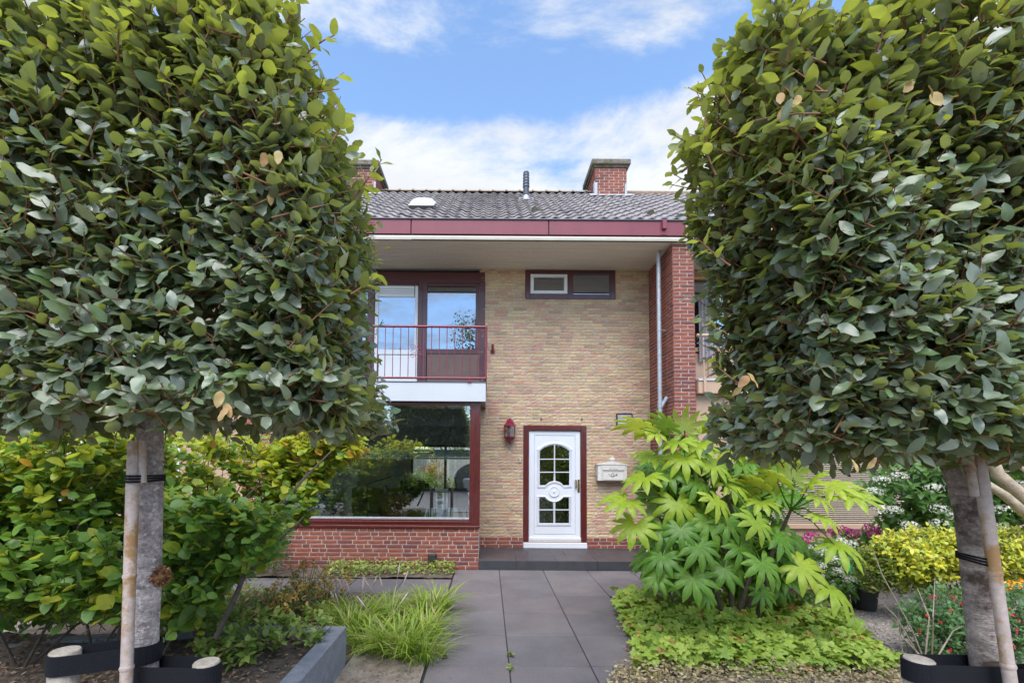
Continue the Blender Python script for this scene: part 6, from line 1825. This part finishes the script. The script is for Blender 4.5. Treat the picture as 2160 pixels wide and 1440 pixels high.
# black pot with a leafy plant and label
pt = thing('plant_pot', 'black plastic plant pot standing on the gravel', 'pot', (atz(1843, 1292, .01).x, atz(1843, 1292, .01).y, 0))
g = atz(1843, 1292, .01)
MB().lathe((g.x, g.y + .12, .02), [(.105, 0), (.125, .18), (.142, .225), (.150, .226), (.150, .255), (.138, .255), (.13, .20)], 20).build('pot_shell', M['potb'], pt, True)
clump('potted_shrub', 'leafy green shrub growing in the black pot', 'shrub', 'small', blob(1850, 1200, 4.75, 48, 50, 190), (.04, .06), 6, 5, lim=100, ln=(.08, .16))
p = at(1793, 1188, 4.75)
o = MB().add([p + Vector((-.022, 0, -.07)), p + Vector((.022, .01, -.08)), p + Vector((.012, .02, .06)), p + Vector((-.03, .01, .07)), p + Vector((-.022, .006, -.07)), p + Vector((.022, .016, -.08)), p + Vector((.012, .026, .06)), p + Vector((-.03, .016, .07))], [(0, 1, 2, 3), (4, 5, 6, 7), (0, 1, 5, 4), (1, 2, 6, 5), (2, 3, 7, 6), (3, 0, 4, 7)]).build('plant_label', M['tag'])
props(o, 'bright green plastic plant label hanging among the cream hydrangea leaves', 'label')
# bare twiggy plant in front of the gravel
bt = thing('bare_twigs', 'bare leafless twiggy shrub in front of the fuchsia', 'shrub', (3.55, 3.9, 0))
tb = MB()
for pts in ([(1960, 1420), (1925, 1330), (1860, 1210), (1842, 1160)], [(1950, 1400), (1960, 1300), (1935, 1240)], [(1960, 1420), (1890, 1300), (1850, 1260)], [(1965, 1420), (1968, 1300), (1972, 1220)], [(1962, 1410), (2010, 1330), (2030, 1320)], [(1950, 1390), (1900, 1340), (1895, 1290)], [(1900, 1420), (1905, 1380), (1893, 1320)]):
    P = [at(px, py, 3.35 + rng.normal(0, .05)) for px, py in pts]
    tb.tube(P, [.006] + [.0042] * (len(P) - 2) + [.0018], 5)
tb.build('branch', M['pstem'], bt, True)

# ------------------------------------------------------------------ inside the bay window
wb = thing('window_blind', 'pleated blind gathered into a grey green bar across the bay window', 'blind', (-1.6, YF + .1, 1.7))
wx0, wx1 = bx0 + .11, bx1 - .15
for a, b, d, m_ in ((947, 952, .012, 'blindm'), (953, 957.5, .008, 'blindm'), (958, 962, .010, 'blindm'), (963, 967, .013, 'zinc')):
    z0, z1 = at(800, b, YF + .1).z, at(800, a, YF + .1).z
    MB().cbox(wx0, wx1, YF + .09 - d, YF + .12, z0, z1, .003).build('rail' if m_ == 'zinc' else 'pleat', M[m_], wb)
for px in (740, 846, 956):
    p = at(px, 900, YF + .1)
    MB().tube([(p.x, YF + .1, at(px, 947, YF + .1).z), (p.x, YF + .1, bz1 - .05)], .0018, 4).build('cord', M['zinc'], wb)
# window sill things
def pot(name, px, py, Y, r_, h_, mat, label, plant=None):
    p = at(px, py, Y)
    t = thing(name, label, 'pot', (p.x, p.y, p.z))
    MB().lathe(p, [(r_ * .8, 0), (r_ * .95, h_ * .25), (r_, h_ * .6), (r_ * .85, h_), (r_ * .75, h_), (r_ * .7, h_ * .7)], 18).build('pot_shell', M[mat], t, True)
    return p
MB().box(bx0 + .1, bx1 - .14, YF + .11, YF + .42, bz0 + .06, bz0 + .09).build('window_board', M['white'], house)
zwb = bz0 + .092
p = at(681, 1090, YF + .27)
t = thing('plant_pot', 'pale two tone pot with a grassy plant on the inner window sill', 'pot', (p.x, p.y, zwb))
MB().lathe((p.x, p.y, zwb), [(.10, 0), (.13, .05), (.135, .13)], 18).build('pot_base', M['potw'], t, True)
MB().lathe((p.x, p.y, zwb + .131), [(.135, 0), (.125, .10), (.11, .15), (.10, .15), (.1, .1)], 18).build('pot_upper', M['kerb'], t, True)
it = []
for k in range(160):
    d = rdir(); d[2] = abs(d[2])
    A = frame34(np.array((p.x, p.y, zwb + .26)), unit((d[0], d[1], 0)), UP, rng.uniform(.16, .24)); it.append((A, 0))
put_leaves(t, 'blade', it, 0, 'grassy_leaves', False, occlude=False)
def vase(px, py, w_, h_, mat, label):
    p = at(px, py, YF + .30)
    t = thing('vase', label, 'vase', (p.x, p.y, zwb), None)
    MB().lathe((p.x, p.y, zwb), [(w_ * .8, 0), (w_, h_ * .3), (w_ * .9, h_), (w_ * .8, h_), (w_ * .8, h_ * .3)], 14).build('vase_shell', M[mat], t, True)
vase(697, 1090, .05, .30, 'glassl', 'clear glass cylinder vase behind the grassy pot')
vase(640, 1060, .06, .38, 'glassl', 'tall glass vase at the left of the window sill')
v_, f_ = drape(at(590, 950, YF + .45).x, at(648, 950, YF + .45).x, bz0 + .12, 2.44, YF + .45, .03, 5, 0)
o = MB().add(v_, f_).build('sheer_curtain', M['curtain'], None, True)
props(o, 'pale sheer curtain at the left end of the bay window', 'curtain')
# room furniture
def leg(mb, a, b, r_=.014): return mb.tube([a, b], r_, 6)
tp = at(918, 1030, 10.4)
tbl = thing('dining_table', 'dark oval dining table seen through the bay window', 'table', (tp.x, 10.4, zfl))
vs_ = [(tp.x + .85 * math.cos(a) * (1 if abs(math.cos(a)) < .8 else .96), 10.4 + .5 * math.sin(a)) for a in np.linspace(0, 2 * math.pi, 28, endpoint=False)]
tm = MB(); n = 28; zt_ = zfl + .76
tm.add([(x, y, zt_ - .03) for x, y in vs_] + [(x, y, zt_) for x, y in vs_], [tuple(range(n))[::-1], tuple(range(n, 2 * n))] + [(i, (i + 1) % n, n + (i + 1) % n, n + i) for i in range(n)])
tm.build('tabletop', M['dgrey'], tbl)
for sx in (-1, 1):
    for sy in (-1, 1):
        MB().tube([(tp.x + sx * .45, 10.4 + sy * .2, zt_ - .03), (tp.x + sx * .62, 10.4 + sy * .34, zfl)], [.03, .018], 8).build('leg', M['black'], tbl)
def chair(x, y, rz, label):
    t = thing('dining_chair', label, 'chair', (x, y, zfl), 'dining chairs at the oval table')
    ca, sa = math.cos(rz), math.sin(rz)
    def q(a, b, c): return Vector((x + a * ca - b * sa, y + a * sa + b * ca, zfl + c))
    vs_, fs_2 = [], []
    for i in range(7):
        for j in range(5):
            u_, v_ = j / 4 * 2 - 1, i / 6
            if v_ < .5: a, b, c = u_ * .22, -.2 + v_ * .8, .46 + .02 * u_ * u_ - .015 * math.sin(v_ * 6)
            else: a, b, c = u_ * (.22 - .05 * (v_ - .5)), .2 + (v_ - .5) * .16 - .05 * u_ * u_, .47 + (v_ - .5) * .75
            vs_.append(q(a, b, c))
    n0 = len(vs_)
    vs_ += [v + Vector((0, 0, -.02)) for v in vs_]
    for i in range(6):
        for j in range(4):
            a = i * 5 + j
            fs_2 += [(a, a + 1, a + 6, a + 5), (n0 + a, n0 + a + 5, n0 + a + 6, n0 + a + 1)]
    MB().add(vs_, fs_2).build('seat_shell', M['black'], t, True)
    for s in (-1, 1):
        MB().tube([q(s * .16, -.12, .45), q(s * .2, -.2, .012), q(s * .2, .2, .012), q(s * .16, .14, .45)], .008, 6).build('sled_leg', M['dgrey'], t, True)
chair(tp.x - .85, 10.3, math.pi / 2, 'black shell chair at the left end of the oval table')
chair(tp.x - .1, 9.75, math.pi, 'black shell chair at the near side of the oval table')
chair(tp.x + .55, 9.85, math.pi, 'black shell chair at the near right of the oval table')
chair(tp.x - .45, 11.15, 0, 'black shell chair at the far side of the oval table')
ac = at(845, 1085, 8.7)
arm = thing('leather_armchair', 'brown leather armchair inside behind the bay window', 'armchair', (ac.x, 8.7, zfl))
def shell(cx_, cy_, z0, r_, h_, a0, a1, mat, name, par, th=.06):
    vs_, fs_2 = [], []
    N2 = 14
    for j in range(4):
        f = j / 3
        for i in range(N2 + 1):
            a = a0 + (a1 - a0) * i / N2
            rr = r_ * (.85 + .2 * f); hh = h_ * f * (.62 + .38 * math.sin(math.pi * i / N2))
            vs_.append((cx_ + rr * math.cos(a), cy_ + rr * math.sin(a), z0 + hh))
    k = len(vs_)
    vs_ += [(cx_ + (x - cx_) * (1 - th / r_), cy_ + (y - cy_) * (1 - th / r_), z) for x, y, z in vs_]
    W_ = N2 + 1
    for j in range(3):
        for i in range(N2):
            a = j * W_ + i
            fs_2 += [(a, a + 1, a + W_ + 1, a + W_), (k + a, k + a + W_, k + a + W_ + 1, k + a + 1)]
    for i in range(N2):
        a = 3 * W_ + i; fs_2.append((a, a + 1, k + a + 1, k + a))
    return MB().add(vs_, fs_2).build(name, mat, par, True)
shell(ac.x, 8.9, zfl + .16, .44, .62, -math.pi * .95, -math.pi * .05, M['leather'], 'back_shell', arm)
MB().lathe((ac.x, 8.9, zfl + .17), [(.34, 0), (.38, .05), (.38, .16), (.33, .22)], 18).build('seat', M['leather'], arm, True)
for k in range(4):
    a = .78 + k * math.pi / 2
    MB().tube([(ac.x + .25 * math.cos(a), 8.9 + .25 * math.sin(a), zfl + .18), (ac.x + .33 * math.cos(a), 8.9 + .33 * math.sin(a), zfl)], .015, 6).build('leg', M['black'], arm)
cp = at(815, 1060, 11.0)
cab = thing('sideboard', 'low wooden sideboard against the far wall of the room', 'cabinet', (cp.x, 11.6, zfl))
MB().cbox(cp.x - .9, cp.x + .5, 11.3, 11.75, zfl + .12, zfl + .72, .008).build('carcass', M['oak'], cab)
for k in range(3): MB().cbox(cp.x - .88 + k * .46, cp.x - .44 + k * .46, 11.28, 11.298, zfl + .14, zfl + .70, .004).build('door', M['oak'], cab)
for k in (0, 1):
    MB().box(cp.x - .85 + k * 1.25, cp.x - .8 + k * 1.25, 11.33, 11.7, zfl, zfl + .119).build('leg', M['black'], cab)
lp = at(832, 1010, 10.2)
lmp = thing('floor_lamp', 'black arm lamp with a pale dome shade inside the room', 'lamp', (at(776, 1040, 10.2).x, 10.2, zfl))
e0 = at(776, 1020, 10.2)
MB().tube([(e0.x, 10.2, zfl), (e0.x, 10.2, e0.z), (lp.x - .05, 10.2, at(825, 1004, 10.2).z)], .014, 8).build('arm', M['black'], lmp, True)
MB().lathe((lp.x + .03, 10.2, at(830, 1004, 10.2).z), [(.24, 0), (.235, .05), (.19, .13), (.10, .19), (.02, .21)], 18).build('lamp_shade', M['potw'], lmp, True)
MB().lathe((e0.x, 10.2, zfl), [(.16, 0), (.16, .02), (.03, .035)], 18).build('lamp_base', M['black'], lmp, True)
mn = at(870, 1035, 9.9)
mon = thing('computer_screen', 'dark flat screen standing on a small table in the room', 'screen', (mn.x, 9.9, zfl + .7))
MB().cbox(mn.x - .26, mn.x + .26, 9.9, 9.94, mn.z - .16, mn.z + .22, .005).build('panel', M['ink'], mon)
MB().cbox(mn.x - .03, mn.x + .03, 9.91, 9.93, zfl + .70, mn.z - .16, .003).cbox(mn.x - .12, mn.x + .12, 9.85, 10.0, zfl + .69, zfl + .70, .002).build('stand', M['ink'], mon)
dk = thing('side_table', 'small dark table under the flat screen', 'table', (mn.x, 9.92, zfl))
MB().cbox(mn.x - .4, mn.x + .4, 9.7, 10.15, zfl + .66, zfl + .69, .004).build('tabletop', M['dgrey'], dk)
for sx in (-1, 1):
    for sy in (-1, 1): MB().cbox(mn.x + sx * .36 - .015, mn.x + sx * .36 + .015, 9.92 + sy * .19 - .015, 9.92 + sy * .19 + .015, zfl, zfl + .66, .002).build('leg', M['dgrey'], dk)
eg = at(1000, 1010, 15.2)
egg = thing('wicker_egg_chair', 'dark rounded wicker garden chair with a grey cushion behind the house', 'chair', (eg.x, 15.2, 0))
shell(eg.x, 15.2, .25, .62, 1.25, math.pi * .02, math.pi * .98, M['dgrey'], 'basket', egg, .05)
MB().cbox(eg.x - .42, eg.x + .42, 14.9, 15.4, .42, .56, .05).build('cushion', M['zinc'], egg, True)
MB().cbox(eg.x - .38, eg.x + .38, 15.5, 15.62, .58, 1.0, .05).build('back_cushion', M['zinc'], egg, True)
MB().lathe((eg.x, 15.2, 0), [(.5, 0), (.5, .05), (.15, .1), (.15, .4)], 16).build('foot', M['black'], egg, True)
# back garden
props(MB().box(-6, 4, 13.2, 24, -.018, .02).build('terrace', M['kerb']), kind='structure')
fe = thing('garden_fence', 'pale grey wooden board fence along the back garden', 'fence', (-2.75, 16, 0))
y = 13.4
fme = None
while y < 21:
    if fme is None:
        o = MB().cbox(-.012, .012, -.07, .07, 0, 1.85, .003).build('board', M['fence'], fe); fme = o.data
    else: o = link(bpy.data.objects.new('board', fme), fe)
    o.location = (-2.75 + rng.normal(0, .004), y, .02); o.scale = (1, 1, 1 + rng.normal(0, .004)); y += .155
for yy in (.5, 1.4): MB().box(-2.78, -2.763, 13.35, 21, yy, yy + .07).build('rail', M['fence'], fe)
fb = thing('garden_fence', 'grey wooden fence across the end of the back garden', 'fence', (0, 21.2, 0))
x = -2.7
while x < 4:
    o = link(bpy.data.objects.new('board', fme), fb)
    o.location = (x, 21.2 + rng.normal(0, .004), .02); o.rotation_euler = (0, 0, math.pi / 2); o.scale = (1, 1, .95); x += .155
MB().box(-2.7, 4, 21.215, 21.23, 1.3, 1.37).build('rail', M['fence'], fb)
def gshrub(px, py, Y, rx_, rz_, n, label, mi=5, s=(.08, .14)):
    return clump('garden_shrub', label, 'shrub', 'small', [p for p in blob(px, py, Y, rx_, rz_, n)], s, 7, mi, ln=(.15, .3), group='shrubs of the back garden')
gshrub(900, 1025, 17.5, 45, 28, 170, 'mixed green shrub by the pale fence in the back garden')
gshrub(950, 1030, 17.0, 40, 22, 120, 'yellow green shrub beyond the table in the back garden', lambda q: 5 if rng.random() > .25 else 1)
gshrub(915, 995, 19.0, 26, 26, 110, 'tall buff grass plume in the back garden', 4)
gshrub(890, 950, 22.5, 60, 24, 150, 'leafy tree top beyond the back garden fence')
gshrub(985, 950, 22.5, 40, 24, 110, 'leafy tree top at the end of the back garden')
# roof beyond the garden
bh = thing('garden_shed', 'low grey shed with a white roof edge beyond the back garden', 'shed', (0, 25, 0))
MB().box(-3, 3, 24.5, 27, 0, 2.05).build('wall', M['kerb'], bh)
MB().box(-3.1, 3.1, 24.4, 27.1, 2.051, 2.35).build('roof', M['white'], bh)

# ------------------------------------------------------------------ across the street, seen in the window panes
def street_tree(x, y, zc, rx_, rz_, n, label, lsz=.16, trunk=.14):
    t = thing('street_tree', label, 'tree', (x, y, 0), 'trees across the street')
    MB().tube([(x, y, -.05), (x + .05, y, zc * .5), (x, y, zc + rz_ * .5)], [trunk, trunk * .7, trunk * .2], 9).build('trunk', M['stem'], t, True)
    it = []
    cl = [(rdir() * (rng.random() ** .4)) for _ in range(26)]
    for k in range(n):
        c = cl[k % 26]
        p = np.array((x, y, zc)) + (c + rdir(.30 * rng.random() ** .5)) * np.array((rx_, rx_, rz_)) * (1, 1, 1 if c[2] < 0 else 1)
        it.append((frame34(p, rdir(), unit(UP + rdir(.8)), lsz * rng.uniform(.7, 1.2)), 6))
    put_leaves(t, 'small', it, 0, 'crown', False, occlude=False)
street_tree(.1, -10, 6.3, 2.3, 4.4, 5200, 'tall leafy tree mirrored in the fixed pane of the balcony window')
street_tree(-5.6, -10.5, 4.8, 1.6, 3.2, 2200, 'smaller leafy tree mirrored low in the white balcony door')
hg = thing('street_hedge', 'long dark hedge across the street, mirrored in the bay window', 'hedge', (-3, -11, 0))
it = []
for k in range(9000):
    p = np.array((rng.uniform(-12, 9), rng.uniform(-11.6, -10.6), 3.6 * rng.random() ** .7))
    it.append((frame34(p, rdir(), unit(UP + np.array((0, .6, 0)) + rdir(.8)), rng.uniform(.16, .28)), 6))
put_leaves(hg, 'small', it, 0, 'foliage', False, occlude=False)
MB().box(-12, 9, -11.5, -10.8, 0, 3.2).build('hedge_core', M['dirt'], hg)
# neighbour on the other side, seen only through gaps in the leaves
nl = thing('neighbouring_house', 'pale neighbouring house behind the yellowing shrub, glimpsed through leaves', 'house', (-7, YW, 0))
nlw = holed(MB(), -10.5, XB0 - .02, 0, 5.05, YW, YW + .1, [(-8.5, -5.2, .8, 2.3), (-8.5, -5.2, 3.2, 4.5)])
nlw.build('wall', M['tan'], nl)
for z0, z1 in ((.8, 2.3), (3.2, 4.5)):
    f = frame_boxes(MB(), -8.5, -5.2, z0, z1, YW - .02, YW + .06, .08, .08, .08, .08).build('window', M['white'], nl)
    MB().box(-8.42, -5.28, YW + .02, YW + .03, z0 + .08, z1 - .08).build('pane', M['glassu'], f)
    MB().box(-8.6, -5.1, YW + .3, YW + .32, z0, z1).build('net_curtain', M['curtain'], f)
MB().cbox(-10.5, XE0 - .01, YE, YE + .03, zbot, ztop, .003).build('fascia_panel', M['whitep'], nl)
MB().add([(-10.5, YE, zr0), (XE0 - .005, YE, zr0), (XE0 - .005, YRDG, zrdg), (-10.5, YRDG, zrdg), (-10.5, 13.3, zr0), (XE0 - .005, 13.3, zr0)], [(0, 1, 2, 3), (3, 2, 5, 4)]).build('roof', M['tile'], nl)
MB().box(-10.5, -10.4, YW, 13.1, 0, 5.1).box(-10.5, XE0, 13.0, 13.1, 0, 5.1).build('house_shell', M['roomd'], nl)
